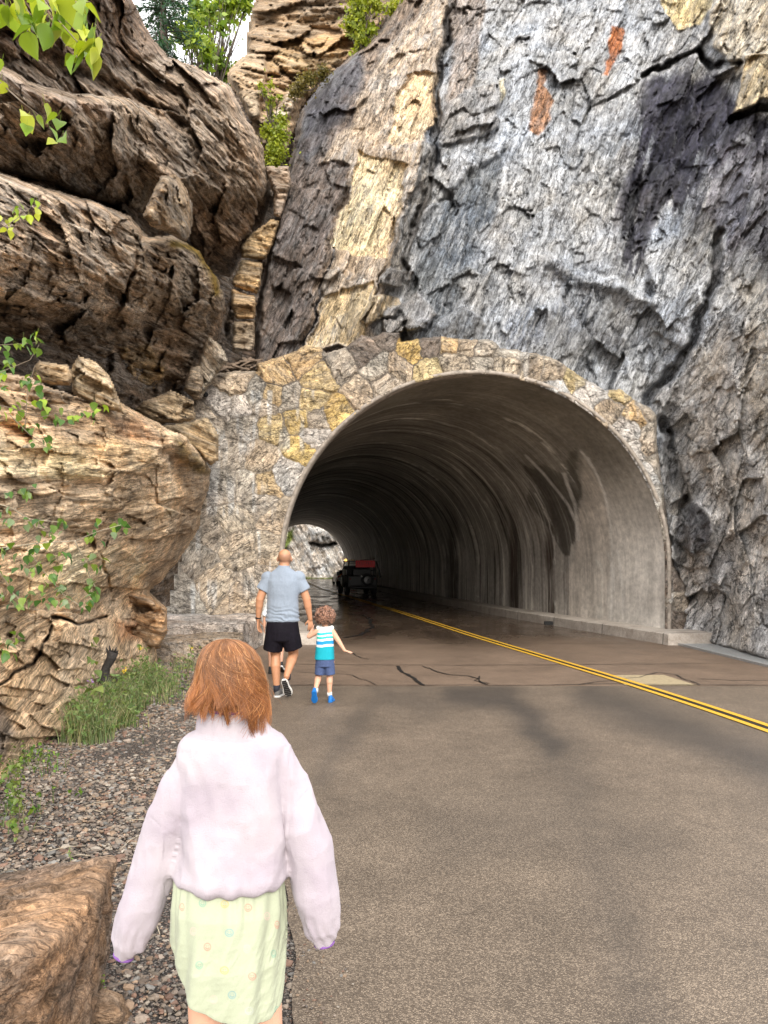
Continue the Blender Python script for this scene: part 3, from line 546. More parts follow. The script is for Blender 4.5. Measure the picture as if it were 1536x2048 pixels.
cc = t.mix(t.math('MULTIPLY', vs, deep), cc, (.82, .79, .72, 1))
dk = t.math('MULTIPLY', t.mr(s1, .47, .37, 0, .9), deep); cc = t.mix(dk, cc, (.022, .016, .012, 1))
t.set('Base Color', cc); t.set('Roughness', t.mr(s2, .3, .7, .45, .8)); t.set('Specular IOR Level', .35); t.set('Normal', t.bump(t.math('ADD', s3, t.math('MULTIPLY', s2, .6)), .35, .02)); M['tunnel'] = t.m
tunnel = thing('tunnel', 'concrete lined road tunnel with a round arch vault stained by water', 'tunnel', (float(cx(TF)), TF, 0))
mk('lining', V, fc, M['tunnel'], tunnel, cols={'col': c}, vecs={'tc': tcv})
# outer shell of the lining keeps daylight out of it; only its far mouth shows
Xo, Zo = sect(al, RT+.35); Xi, Zi = sect(al)
V2 = []
for y in (77.0, 77.0): pass
ys2 = np.linspace(TF+.4, 77, 40); V2 = np.concatenate([np.stack([Xo+cx(y), np.full(NA, y), Zo], 1) for y in ys2])
idx = np.arange(40*NA).reshape(40, NA); fc2 = np.stack([idx[:-1, :-1].ravel(), idx[1:, :-1].ravel(), idx[1:, 1:].ravel(), idx[:-1, 1:].ravel()], 1)
M['concrete'] = plain('plain_concrete', (.33, .30, .265), .75, nscale=5, namt=.35, bump=.3, bd=.01)
M['lip'] = plain('lip_concrete', (.30, .26, .22), .75, nscale=9, namt=.5, bump=.3, bd=.01)
mk('outer_shell', V2, fc2, M['concrete'], tunnel)
# thin concrete rim at the near mouth
rim = []
for r, y in ((RT, TF+.3), (RT, TF-.05), (RT+.07, TF-.06), (RT+.08, TF+.25)):
    x, z = sect(al, r); rim.append(np.stack([x+cx(TF), np.full(NA, y), z], 1))
idx = np.arange(4*NA).reshape(4, NA); fr = np.stack([idx[:-1, :-1].ravel(), idx[:-1, 1:].ravel(), idx[1:, 1:].ravel(), idx[1:, :-1].ravel()], 1)
rv = np.concatenate(rim); rv[:, 0] = np.where(np.abs(rv[:, 0]-cx(TF)) > 0, rv[:, 0], rv[:, 0])
mk('mouth_rim', rv-np.array([0, .01, 0]), fr, M['lip'], tunnel)
x1_, z1_ = sect(al, RT-.004); x2_, z2_ = sect(al, RT+.4)
mk('mouth_rim', np.concatenate([np.stack([x1_+cx(77), np.full(NA, 77.05), z1_], 1), np.stack([x2_+cx(77), np.full(NA, 77.0), z2_], 1)]), np.stack([np.arange(NA-1), np.arange(1, NA), np.arange(1, NA)+NA, np.arange(NA-1)+NA], 1), M['lip'], tunnel)
# kerb ledges on both sides
def kerb(side, y0, y1, inner, outer):
    ys = np.concatenate([np.linspace(y0, 40, 90), np.linspace(40.5, y1, 60)]); prof = [(inner, -.05), (inner+.012*side, .215), (inner+.035*side, .235), (outer, .25), (outer, -.05)]
    V = np.concatenate([np.stack([cx(ys)+a, ys, np.full(len(ys), z)], 1) for a, z in prof]); n = len(ys); m = len(prof)
    V[:, 0] += .012*(fbm(V*3, 3, 7)-.5)*2; V[:, 2] += .008*(fbm(V*4, 3, 8)-.5)*2
    Fs = [(k*n+i, (k+1)*n+i, (k+1)*n+i+1, k*n+i+1) for k in range(m-1) for i in range(n-1)]+[tuple(k*n for k in range(m))]
    return V, Fs
t = NT('kerb_concrete'); gp = t.n('NewGeometry').outputs['Position']; n1 = t.noise(gp, 3, 8, .7); n2 = t.noise(gp, 30, 6, .7); yy = t.n('SeparateXYZ', {0: gp})
jt = t.math('ABSOLUTE', t.math('SUBTRACT', t.math('FRACT', t.math('MULTIPLY', yy.outputs[1], .42)), .5)); cj = t.mr(jt, 0, .012, .25, 1)
cc = t.mix(t.mr(n1, .35, .65, 0, 1), (.34, .29, .245, 1), (.56, .51, .45, 1)); cc = t.mix(1.0, cc, t.gray(t.math('MULTIPLY', cj, t.mr(n2, .3, .7, .75, 1.2))), 'MULTIPLY')
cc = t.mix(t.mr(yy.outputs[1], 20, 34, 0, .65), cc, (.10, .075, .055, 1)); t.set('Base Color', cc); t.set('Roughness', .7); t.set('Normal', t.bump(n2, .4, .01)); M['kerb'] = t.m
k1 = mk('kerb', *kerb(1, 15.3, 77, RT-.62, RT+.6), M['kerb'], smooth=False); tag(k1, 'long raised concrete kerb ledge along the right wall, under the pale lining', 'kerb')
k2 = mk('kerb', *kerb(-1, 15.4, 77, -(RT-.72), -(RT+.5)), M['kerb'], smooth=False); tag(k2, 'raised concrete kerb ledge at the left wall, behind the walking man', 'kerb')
dr = mk('drain_hole', *box(P(1097, 1246, 20.25), (.22, .1, .09)), plain('hole_black', (.01, .01, .01), .9), smooth=False); tag(dr, 'small square weep hole in the face of the right kerb', 'drain')

# ------------------------------------------------------------------ masonry portal
seeds = [(471, 767, 'b', 1), (554, 748, 'o', 1), (608, 715, 'o', 1), (640, 759, 'y', 1), (546, 789, 'o', 0), (577, 794, 'g', 0), (512, 790, 'g', 0), (440, 812, 'w', 1), (480, 812, 'w', 1), (529, 811, 'g', 0), (623, 802, 'y', 1), (673, 828, 'Y', 1), (600, 838, 'Y', 1),
    (487, 850, 'g', 1), (544, 857, 'y', 1), (602, 898, 'Y', 1), (629, 875, 'w', 0), (633, 838, 'g', 0), (463, 911, 'g', 1), (519, 915, 'b', 1), (454, 969, 'g', 0), (490, 969, 'g', 0), (529, 969, 'o', 1), (577, 948, 'w', 0), (680, 732, 'g', 1), (717, 782, 'b', 1), (730, 701, 'd', 1),
    (765, 672, 'd', 0), (771, 765, 'g', 1), (755, 735, 'g', 1), (795, 735, 'b', 1), (822, 700, 'Y', 1), (856, 740, 'y', 1), (856, 690, 'd', 0), (900, 684, 'o', 1), (930, 684, 'b', 1), (971, 691, 'g', 1), (910, 728, 'b', 1), (965, 730, 'g', 1), (1015, 730, 'b', 1), (1020, 700, 'g', 0), (1063, 735, 'b', 1), (1105, 738, 'b', 1),
    (1118, 775, 'w', 1), (1146, 765, 'y', 0), (1161, 801, 'w', 1), (1195, 788, 'w', 0), (1216, 820, 'b', 1), (1236, 788, 'y', 0), (1273, 830, 'o', 0), (1250, 859, 'w', 0), (1264, 903, 'w', 1), (1290, 822, 'g', 0), (1305, 880, 'g', 1), (1296, 950, 'w', 0), (1322, 930, 'g', 0), (1312, 1000, 'g', 1), (1340, 1010, 'd', 0),
    (1330, 1060, 'g', 1), (1345, 1110, 'd', 0), (1355, 1165, 'd', 1), (1365, 1205, 'g', 1), (1358, 1238, 'd', 1), (1395, 1225, 'd', 0), (470, 1035, 'b', 1), (550, 1035, 'b', 1), (520, 1005, 'g', 0), (480, 1100, 'b', 1), (415, 1060, 'g', 0), (545, 1095, 'b', 1), (385, 1120, 'g', 1), (430, 1170, 'b', 1), (520, 1160, 'g', 1),
    (360, 1200, 'g', 1), (480, 1205, 'b', 0), (550, 1215, 'g', 1), (340, 1160, 'g', 0), (545, 1270, 'g', 1), (400, 900, 'g', 1), (370, 980, 'b', 1), (340, 1060, 'b', 1), (420, 840, 'g', 0), (500, 1260, 'g', 0)]
PC = dict(b=(.43, .35, .26), o=(.50, .36, .20), y=(.50, .39, .21), Y=(.54, .38, .15), g=(.40, .345, .28), w=(.50, .46, .42), d=(.20, .16, .13))
S = np.array([(a, b) for a, b, _, _ in seeds], float); SC = np.array([PC[c] for _, _, c, _ in seeds]); SB = np.array([h for _, _, _, h in seeds], float)
step = 1.8; gx = np.arange(300, 1440, step); gy = np.arange(650, 1345, step); PX, PY = np.meshgrid(gx, gy); px, py = PX.ravel(), PY.ravel()
po = [(296, 1320), (296, 1100), (360, 850), (404, 765), (425, 748), (470, 742), (515, 742), (512, 728), (560, 712), (590, 700), (612, 690), (640, 692), (652, 705), (690, 692), (722, 668), (745, 672), (765, 664), (800, 664), (803, 682), (822, 678), (850, 674), (885, 672), (985, 680), (1003, 696), (1040, 700), (1062, 706), (1100, 714), (1130, 730), (1162, 752), (1190, 765), (1212, 778), (1240, 776), (1268, 800), (1300, 815), (1312, 830), (1314, 880), (1326, 960), (1340, 1060), (1352, 1130), (1378, 1180), (1392, 1262), (1392, 1330), (560, 1330)]
s0 = np.stack([px/40, py/40, px*0+5], 1); sdv = polysd(px, py, po)+5*(fbm(s0*1.5, 4, 2)-.5)*2
rr_ = np.where(py < 1133, np.hypot(px-946, py-1133), np.abs(px-946))-379-4.0
inside = (sdv > 0) & (rr_ > 0)
wx = px+16*(fbm(s0, 3, 11)-.5)+6*(fbm(s0*4, 2, 12)-.5); wy = py+16*(fbm(s0+50, 3, 13)-.5)+6*(fbm(s0*4+9, 2, 14)-.5)
f1 = np.full(px.shape, 1e9); f2 = np.full(px.shape, 1e9); ci = np.zeros(px.shape, int)
for k, (a, b) in enumerate(S):
    ddx = wx-a; ddy = wy-b; d = np.hypot(ddx, ddy)+.22*np.maximum(np.abs(ddx), np.abs(ddy))
    m = d < f1; f2 = np.where(m, f1, np.minimum(f2, d)); f1 = np.where(m, d, f1); ci = np.where(m, k, ci)
eg = (f2-f1)*.5; st_ = sstep(.2, 5, eg-1.0); mort = 1-sstep(.3, 2.2, eg+1.5*(fbm(s0*5, 3, 77)-.5))
Yb = np.full(px.shape, 16.36); Qb = np.stack([(px-768)/F*Yb, Yb, EYE+(HY-py)/F*Yb], 1)
rg = fbm(Qb*2.2+ci[:, None]*3.3, 4, 15, .55); rf = fbm(Qb*8, 4, 16); fh, fe, fcid = facets(Qb*3.0+ci[:, None]*1.7, 18, .8)
tl = np.stack([_h(ci, ci*3, ci*7, 1), _h(ci, ci*5, ci*2, 2)], 1)-.5
lp = sstep(830, 900, py)*sstep(640, 590, px); st_ = st_*(1-.45*lp); mort = mort*(1-.45*lp); d = st_*(.016+.014*SB[ci])+st_*(.05*(rg-.5)+.035*(fh-.5))+.018*(rf-.5)+st_*(tl[:, 0]*(wx-S[ci, 0])+tl[:, 1]*(wy-S[ci, 1]))*.0014
col = SC[ci]*(.82+.36*rg)[:, None]*(1-.18*(fe < .05))[:, None]
# mineral washes running down the stones
ws = sstep(.52, .70, fbm(np.stack([px/11, py/90, px*0], 1), 4, 31))*sstep(.35, .6, fbm(s0*.6, 3, 32)); wash = ws*(py > 780)*(px < 640)+ws*.8*(px > 1040)
col = col*(1-.55*wash[:, None])+np.array([.55, .55, .54])*.55*wash[:, None]
dk = sstep(.56, .72, fbm(np.stack([px/9, py/60, px*0+4], 1), 4, 33))*sstep(.45, .6, fbm(s0*.7+3, 3, 34)); col = col*(1-.5*dk[:, None])+np.array([.05, .04, .035])*.5*dk[:, None]
mcol = np.where((py > 860)[:, None] | (px > 1000)[:, None], np.array([.36, .32, .275]), np.array([.20, .17, .14])); mm = mort[:, None]*(.35+.65*sstep(.35, .55, fbm(s0*1.2+8, 3, 40)))[:, None]
col = col*(1-mm)+mcol*mm
t_ = np.clip(sdv/9, 0, 1); ti = np.clip(rr_/3, 0, 1); Y2 = Yb-d+1.1*(1-np.sqrt(1-(1-t_)**2))+.05*(1-ti)
Q = np.stack([(px-768)/F*Y2, Y2, EYE+(HY-py)/F*Y2], 1)
ang = tl[ci, 0]*0 if False else (_h(ci, ci, ci, 9)-.5)*2.2; stv = np.stack([Q[:, 0]*np.cos(ang)+Q[:, 2]*np.sin(ang), Q[:, 1], -Q[:, 0]*np.sin(ang)+Q[:, 2]*np.cos(ang)], 1)
aux = np.stack([px*0, .16+px*0, .10+px*0], 1)
H, W = PX.shape; idx = np.arange(H*W).reshape(H, W); a, b, c_, e = idx[:-1, :-1].ravel(), idx[:-1, 1:].ravel(), idx[1:, 1:].ravel(), idx[1:, :-1].ravel()
ok = inside[a] & inside[b] & inside[c_] & inside[e]; fc = np.stack([a, e, c_, b], 1)[ok]; used = np.unique(fc); rm = np.full(H*W, -1); rm[used] = np.arange(len(used))
portal = mk('stone_portal', Q[used], rm[fc], M['stone'], None, cols={'col': col[used], 'aux': aux[used]}, vecs={'st': stv[used]})
tag(portal, 'masonry portal of fitted tan and grey stones framing the tunnel arch', 'portal')
# low stone step left of the mouth, and the rock under it
def slab(pts_top, ztop, zbot, name, label, base, seed, axis=(1, -.05), cat='step', res=.035):
    a = np.array(pts_top, float); x0, y0 = a.min(0); x1, y1 = a.max(0)
    V = []; n = 60; per = []
    b = np.roll(a, -1, 0)
    for p, q in zip(a, b):
        m = max(2, int(np.linalg.norm(q-p)/res))
        for k in range(m): per.append(p+(q-p)*k/m)
    per = np.array(per); n = len(per); c = per.mean(0); rings = []
    for z in np.linspace(zbot, ztop-.03, 10): rings.append(np.c_[per, np.full(n, z)])
    for s in (.985, .9, .8, .7, .6, .5, .4, .3, .2, .1, .02): rings.append(np.c_[c+(per-c)*s, np.full(n, ztop)])
    V = np.concatenate(rings); m = len(rings); V = V+((np.stack([fbm(V*2+7, 4, seed), fbm(V*2+17, 4, seed+1), fbm(V*2+27, 4, seed+2)], 1)-.5)*.10)+((np.stack([fbm(V*9+7, 3, seed), fbm(V*9+17, 3, seed+1), fbm(V*9+27, 3, seed+2)], 1)-.5)*.03)
    Fs = np.array([(i*n+j, i*n+(j+1) % n, (i+1)*n+(j+1) % n, (i+1)*n+j) for i in range(m-1) for j in range(n)])
    col = np.tile(base, (len(V), 1))*(.7+.6*fbm(V*np.array([1, 1, 6]), 4, seed+3))[:, None]
    u = unit((axis[0], 0, axis[1])); st = np.stack([V@u, V[:, 1], V@np.cross(u, (0, 1, 0))], 1)
    o = mk(name, V, Fs, M['stone'], None, cols={'col': col, 'aux': np.tile([0, .35, .15], (len(V), 1))}, vecs={'st': st})
    return tag(o, label, cat)
slab([(-4.25, 13.3), (-2.5, 13.5), (-2.42, 16.3), (-4.8, 16.35)], .56, -.1, 'stone_step', 'low flat topped stone slab at the foot of the portal, left side', (.46, .40, .35), 200)
slab([(-3.9, 12.0), (-2.35, 12.6), (-2.5, 13.6), (-4.2, 13.6)], .40, -.1, 'stone_step', 'rough rock ledge below the flat slab, behind the girl head', (.36, .28, .20), 210, axis=(1, -.6))

# ------------------------------------------------------------------ ground, road, paint
def Lx(Y): return np.interp(Y, [-6, 2.68, 3.67, 6, 9.1, 14, 15.4, 16], [.9, -.30, -.45, -1.0, -1.85, -2.4, -2.45, -2.6])
def Rx(Y): return np.interp(Y, [-6, 8, 12.3, 15.3, 16], [7.2, 6.6, 6.15, 5.85, 5.7])
g = NT('ground_soil'); gp = g.n('NewGeometry').outputs['Position']; g.set('Base Color', g.mix(g.noise(gp, 2, 8, .7), (.10, .08, .06, 1), (.22, .18, .14, 1))); g.set('Roughness', .9)
gr = mk('ground', [(-400, -400, -.06), (400, -400, -.06), (400, 400, -.06), (-400, 400, -.06)], [(0, 1, 2, 3)], g.m, smooth=False); tag(gr, kind='structure')
ys = np.concatenate([np.arange(-6, 22, .09), np.arange(22, 130, .6)]); nx = 120; U = np.linspace(0, 1, nx)
rows = []
for y in ys:
    l = float(Lx(y)) if y < 15.4 else float(cx(y))-RT-.1; r = float(Rx(y)) if y < 15.4 else float(cx(y))+RT+.1
    if y > 78: l, r = l-14, r+10
    rows.append(np.c_[l+(r-l)*U, np.full(nx, y), np.zeros(nx)])
V = np.concatenate(rows); V[:, 0] += np.where(V[:, 1] < 13, (fbm(V*1.5+3, 3, 3)-.5)*.12*(1-np.tile(U, len(ys))), 0)
V[:, 2] = .01*(fbm(V*.7, 2, 4)-.5)*(V[:, 1] < 15)*sstep(15, 13, V[:, 1])
Yc = np.maximum(V[:, 1], .4); px = 768+V[:, 0]/Yc*F; py = HY+EYE/Yc*F; jx = px+60*(fbm(V*1.6, 6, 21, .65)-.5); jy = py+24*(fbm(V*1.2+9, 4, 22)-.5)
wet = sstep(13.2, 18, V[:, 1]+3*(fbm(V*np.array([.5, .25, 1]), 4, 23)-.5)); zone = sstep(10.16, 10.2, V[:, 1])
stn = np.maximum.reduce([sstep(90, 0, linesd(jx, jy, [(1120, 1500), (1180, 1640), (1230, 1800), (1300, 2040)]))*.3, sstep(45, 0, linesd(jx, jy, [(900, 1385), (1010, 1400), (1060, 1440), (1110, 1500)]))*.75, sstep(70, 0, linesd(jx, jy, [(1180, 1390), (1300, 1440), (1460, 1500), (1600, 1560)]))*.7,
    sstep(120, 0, linesd(jx, jy, [(900, 1660), (1100, 1640), (1300, 1700)]))*.25, sstep(50, 0, linesd(jx, jy, [(760, 1390), (860, 1410)]))*.4, sstep(34, 0, linesd(jx, jy, [(640, 1560), (700, 1470), (760, 1400)]))*.35])*(V[:, 1] < 10.15)
H, W = len(ys), nx; idx = np.arange(H*W).reshape(H, W); fc = np.stack([idx[:-1, :-1].ravel(), idx[:-1, 1:].ravel(), idx[1:, 1:].ravel(), idx[1:, :-1].ravel()], 1)
t = NT('asphalt'); gp = t.n('NewGeometry').outputs['Position']; at = t.n('SeparateColor', {0: t.attr('rd')}); wetn, stnn, zn = at.outputs
vo = t.n('TexVoronoi', {'Vector': gp, 'Scale': 170}); ag = t.n('SeparateColor', {0: vo.outputs['Color']}).outputs[0]; agd = vo.outputs['Distance']
n1 = t.noise(gp, 1.1, 6, .6); n2 = t.noise(gp, 60, 6, .7); n3 = t.noise(gp, 6, 6, .65)
nearc = t.mix(t.mr(ag, .35, 1, 0, 1), (.12, .091, .065, 1), (.36, .285, .21, 1)); nearc = t.mix(t.mr(agd, .3, .6, 0, .6), nearc, (.065, .051, .040, 1))
farc = t.mix(t.mr(ag, .5, 1, 0, .55), (.15, .105, .073, 1), (.32, .24, .18, 1)); farc = t.mix(1.0, farc, t.gray(t.mr(n2, .3, .7, .8, 1.2)), 'MULTIPLY')
c0 = t.mix(zn, nearc, farc); c0 = t.mix(1.0, c0, t.gray(t.math('MULTIPLY', t.mr(n1, .3, .7, .78, 1.2), t.mr(n3, .3, .7, .88, 1.12))), 'MULTIPLY')
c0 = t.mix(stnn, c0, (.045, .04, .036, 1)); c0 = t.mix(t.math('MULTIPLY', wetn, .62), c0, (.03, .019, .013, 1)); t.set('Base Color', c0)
rw = t.mr(t.noise(t.scale(gp, (1.0, .35, 1)), 1.3, 5, .6), .38, .6, .05, .30); rg_ = t.n('Mix', {0: wetn, 2: t.mr(stnn, 0, 1, .52, .42), 3: rw}, data_type='FLOAT').outputs[0]
t.set('Roughness', rg_); t.set('Specular IOR Level', t.mr(wetn, 0, 1, .35, .6)); bs = t.mr(wetn, 0, .8, .55, .06)
t.set('Normal', t.n('Bump', {'Height': t.math('ADD', t.math('MULTIPLY', agd, -1.0), t.math('MULTIPLY', n2, .4)), 'Strength': bs, 'Distance': .006}).outputs[0]); M['asphalt'] = t.m
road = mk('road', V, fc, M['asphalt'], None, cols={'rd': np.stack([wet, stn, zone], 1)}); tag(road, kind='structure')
# painted lines, cracks, patch: sheets just above the road
def ribbon(pts, w, z, n=1):
    pts = np.asarray(pts, float); T = np.gradient(pts, axis=0); T /= np.linalg.norm(T, axis=1)[:, None]+1e-9; N = np.stack([-T[:, 1], T[:, 0]], 1); w = np.broadcast_to(w, (len(pts),))
    a = pts+N*w[:, None]/2; b = pts-N*w[:, None]/2; V = np.concatenate([np.c_[a, np.full(len(a), z)], np.c_[b, np.full(len(b), z)]]); m = len(pts)
    return V, [(m+i, m+i+1, i+1, i) for i in range(m-1)]
def gp_(x, y): Y = EYE*F/(y-HY); return ((x-768)/F*Y, Y)
yl = np.array([gp_(1700, 1512), gp_(1536, 1457), gp_(1400, 1411), gp_(1235, 1358), gp_(1192, 1346), gp_(1080, 1312), gp_(950, 1273), gp_(860, 1243.5), (.3, 27.5), (-.75, 33), (-1.6, 38), (-4.0, 50), (-7.9, 76)])
yy_ = np.arange(5.5, 76, .25); ylx = np.interp(yy_, yl[:, 1], yl[:, 0])
for _ in range(30): ylx[1:-1] = (ylx[:-2]+ylx[1:-1]+ylx[2:])/3
M['yellow'] = NT('yellow_road_paint'); t = M['yellow']; gpn = t.n('NewGeometry').outputs['Position']; wn = t.noise(gpn, 40, 8, .75)
t.set('Base Color', t.mix(t.mr(wn, .62, .72, 0, .8), (.62, .36, .035, 1), (.12, .09, .05, 1))); t.set('Roughness', .5); t.set('Specular IOR Level', .4); M['yellow'] = t.m
M['seal'] = plain('crack_sealant', (.018, .016, .015), .45, nscale=60)
gl = 'two yellow centre lines'
for off, lab in ((-.082, 'left stripe of the double yellow centre line'), (.082, 'right stripe of the double yellow centre line')):
    o = mk('road_marking', *ribbon(np.c_[ylx+off, yy_], .08, .010), M['yellow'], smooth=False); tag(o, lab, 'road marking', gl)
o = mk('road_marking', *ribbon(np.c_[ylx[8:46], yy_[8:46]], .05, .009), M['seal'], smooth=False); tag(o, 'thin black gap strip between the yellow centre lines', 'road marking')
def crack(pxs, w, lab, j=.05, z=.0085, grp='dark cracks and joints in the road'):
    pts = np.array([gp_(*p) for p in pxs]); d = np.r_[0, np.cumsum(np.linalg.norm(np.diff(pts, axis=0), axis=1))]; n = max(8, int(d[-1]/.05)); s = np.linspace(0, d[-1], n)
    q = np.stack([np.interp(s, d, pts[:, 0]), np.interp(s, d, pts[:, 1])], 1); q3 = np.c_[q*2.5, np.zeros(n)]
    q = q+(np.stack([fbm(q3, 4, 3), fbm(q3+40, 4, 4)], 1)-.5)*j*2; ww = w*.75*(.45+1.1*fbm(q3*4, 3, 6)); ww[0] = ww[-1] = .002
    o = mk('road_crack', *ribbon(q, ww, z), M['seal'], smooth=False); return tag(o, lab, 'crack', grp)
crack([(560, 1371), (800, 1371), (1090, 1371), (1230, 1368), (1400, 1371), (1640, 1372)], .035, 'long joint across the road, nearest to the camera')
crack([(560, 1329), (700, 1330), (900, 1331), (1150, 1330), (1536, 1326), (1600, 1325)], .03, 'second joint across the road, in front of the tunnel mouth')
crack([(560, 1288), (720, 1287), (900, 1287), (1100, 1287), (1330, 1289)], .03, 'third joint across the road, level with the kerb ends')
crack([(940, 1269), (1130, 1270)], .03, 'short joint by the right kerb inside the mouth')
crack([(795, 1332), (808, 1345), (822, 1350), (830, 1360), (845, 1371)], .07, 'crooked wide crack right of the small boy', .08)
crack([(845, 1333), (900, 1350), (940, 1352), (980, 1371)], .035, 'thin branching crack left of the yellow lines', .08)
crack([(960, 1352), (950, 1362), (985, 1368)], .03, 'short spur crack beside the joint', .05)
crack([(690, 1277), (720, 1270), (742, 1258), (745, 1245), (735, 1235), (715, 1230), (690, 1228)], .12, 'curved wide crack inside the tunnel mouth', .12)
crack([(1230, 1358), (1280, 1355), (1320, 1345), (1350, 1350), (1400, 1371)], .03, 'thin crack beside the pale patch', .06)
crack([(1400, 1358), (1470, 1362), (1540, 1362)], .03, 'thin crack at the right frame edge', .05)
crack([(1155, 1371), (1200, 1364), (1250, 1358), (1140, 1330)], .03, 'crack crossing the yellow lines', .05)
crack([(700, 1303), (720, 1316), (742, 1320)], .03, 'hairline crack below the boy hand', .05)
crack([(590, 1344), (700, 1350), (760, 1372)], .02, 'faint crack behind the man shoes', .05)
pt = [gp_(1216, 1351), gp_(1328, 1350.5), gp_(1394, 1371.5), gp_(1250, 1371)]
o = mk('road_patch', [(x, y, .006) for x, y in pt], [(3, 2, 1, 0)], plain('patch_mortar', (.33, .265, .16), .8, nscale=25, namt=.3), smooth=False); tag(o, 'pale yellowish mortar patch in the road right of the yellow lines', 'road patch')
# drain grate along the right edge
gt = thing('drain_grate', 'pale metal drain grating along the right road edge', 'drain grate', (6.2, 13.5, 0))
p0, p1, p2, p3 = [np.array(gp_(*q)) for q in ((1352, 1289), (1440, 1288), (1700, 1334), (1700, 1375))]
M['steel'] = plain('galvanised_steel', (.42, .43, .43), .5, .4, 30, .3); mb = MB()
for k in range(90):
    f_ = k/89.0; a = p0+(p3-p0)*f_; b = p1+(p2-p1)*f_; c_ = (a+b)/2; dv = b-a; L = np.linalg.norm(dv); an = math.atan2(dv[1], dv[0])
    mb.add(*box((c_[0], c_[1], .02), (L, .028, .03), Matrix.Rotation(an, 3, 'Z')))
mb.build('grating', M['steel'], gt, smooth=False); mb = MB()
for a, b in ((p0, p3), (p1, p2)): dv = b-a; c_ = (a+b)/2; mb.add(*box((c_[0], c_[1], .018), (np.linalg.norm(dv), .05, .05), Matrix.Rotation(math.atan2(dv[1], dv[0]), 3, 'Z')))
mb.build('edge_frame', M['steel'], gt, smooth=False)

# gravel shoulder rising to the rock
ys = np.arange(-1, 16.4, .05); U = np.linspace(0, 1, 90); rows = []
for y in ys: l = -5.2; r = float(Lx(y))+.18; rows.append(np.c_[r+(l-r)*U, np.full(90, y), U*0])
V = np.concatenate(rows); dd = np.maximum(Lx(V[:, 1])+.02-V[:, 0], 0)
def shz(x, y):
    d = np.maximum(Lx(y)-x, 0); return -.012+.03*sstep(0, .25, d)+.05*np.maximum(d-.5, 0)+.05*np.maximum(d-1.3, 0)
V[:, 2] = shz(V[:, 0], V[:, 1])+.035*(fbm(V*2, 4, 6)-.5)*sstep(0, .4, dd)+.016*(fbm(V*14, 3, 7)-.5)*sstep(0, .2, dd)
H, W = len(ys), 90; idx = np.arange(H*W).reshape(H, W); fc = np.stack([idx[:-1, :-1].ravel(), idx[1:, :-1].ravel(), idx[1:, 1:].ravel(), idx[:-1, 1:].ravel()], 1)
t = NT('gravel_bed'); gpn = t.n('NewGeometry').outputs['Position']; vo = t.n('TexVoronoi', {'Vector': t.scale(gpn, (1, 1, 1.4)), 'Scale': 85}); cv = t.n('SeparateColor', {0: vo.outputs['Color']})
c0 = t.mix(cv.outputs[0], (.075, .058, .046, 1), (.27, .235, .205, 1)); c0 = t.mix(t.mr(cv.outputs[1], .75, 1, 0, .6), c0, (.26, .12, .075, 1)); c0 = t.mix(t.mr(vo.outputs['Distance'], .3, .62, 0, .95), c0, (.02, .016, .013, 1))
t.set('Base Color', c0); t.set('Roughness', .8); t.set('Normal', t.bump(t.math('MULTIPLY', vo.outputs['Distance'], -1), 1, .02)); M['gravelbed'] = t.m
o = mk('shoulder', V, fc, M['gravelbed']); tag(o, kind='structure')
# loose stones: one countless spread
def ico():
    bm = bmesh.new(); bmesh.ops.create_icosphere(bm, subdivisions=1, radius=1); V = np.array([v.co[:] for v in bm.verts]); Fs = np.array([[v.index for v in f.verts] for f in bm.faces]); bm.free(); return V, Fs
IV, IF = ico()
def scatter(name, pos, size, cols, label, mat, flat=.55):
    n = len(pos); sh_ = IV[None]*(1+.35*(RNG.random((n, len(IV), 1))-.5)*2); sh_ = np.sign(sh_)*np.abs(sh_)**.8; s = size[:, None]*np.stack([RNG.uniform(.7, 1.4, n), RNG.uniform(.6, 1.1, n), RNG.uniform(flat*.5, flat*1.1, n)], 1)
    sh_ = sh_*s[:, None]; a = RNG.uniform(0, 6.28, n); b = RNG.normal(0, .35, n); ca, sa, cb, sb = np.cos(a), np.sin(a), np.cos(b), np.sin(b)
    y = sh_[..., 1]*cb[:, None]-sh_[..., 2]*sb[:, None]; z = sh_[..., 1]*sb[:, None]+sh_[..., 2]*cb[:, None]; x = sh_[..., 0]*ca[:, None]-y*sa[:, None]; y = sh_[..., 0]*sa[:, None]+y*ca[:, None]
    V = (np.stack([x, y, z], -1)+pos[:, None]).reshape(-1, 3); Fs = (IF[None]+(np.arange(n)*len(IV))[:, None, None]).reshape(-1, 3)
    o = mk(name, V, Fs, mat, cols={'col': np.repeat(cols, len(IV), 0)}, smooth=False); return tag(o, label, 'gravel', kind='stuff')
M['pebble'] = plain('pebbles', (1, 1, 1), .75, nscale=90, namt=.3, attr='col')
n = 62000; yv = 1.2+11*RNG.random(n)**1.7; xv = Lx(yv)+.06-RNG.random(n)**.85*(2.0+.06*yv); xv += RNG.normal(0, .03, n)
szs = np.clip(RNG.lognormal(math.log(.0072), .42, n), .0035, .028)*(1+.05*yv); pc = np.array([(.20, .16, .125), (.25, .20, .16), (.12, .10, .085), (.26, .18, .12), (.20, .12, .085), (.32, .28, .23), (.17, .13, .10), (.19, .18, .165), (.22, .18, .14)])
cols = pc[RNG.integers(0, len(pc), n)]*RNG.uniform(.6, 1.25, (n, 1))
scatter('gravel', np.stack([xv, yv, shz(xv, yv)+szs*.25], 1), szs, cols, 'loose grey and brown gravel covering the shoulder beside the road', M['pebble'])
n = 900; yv = RNG.uniform(2, 9, n); xv = Lx(yv)+np.abs(RNG.normal(0, .12, n)); szs = RNG.uniform(.003, .008, n)
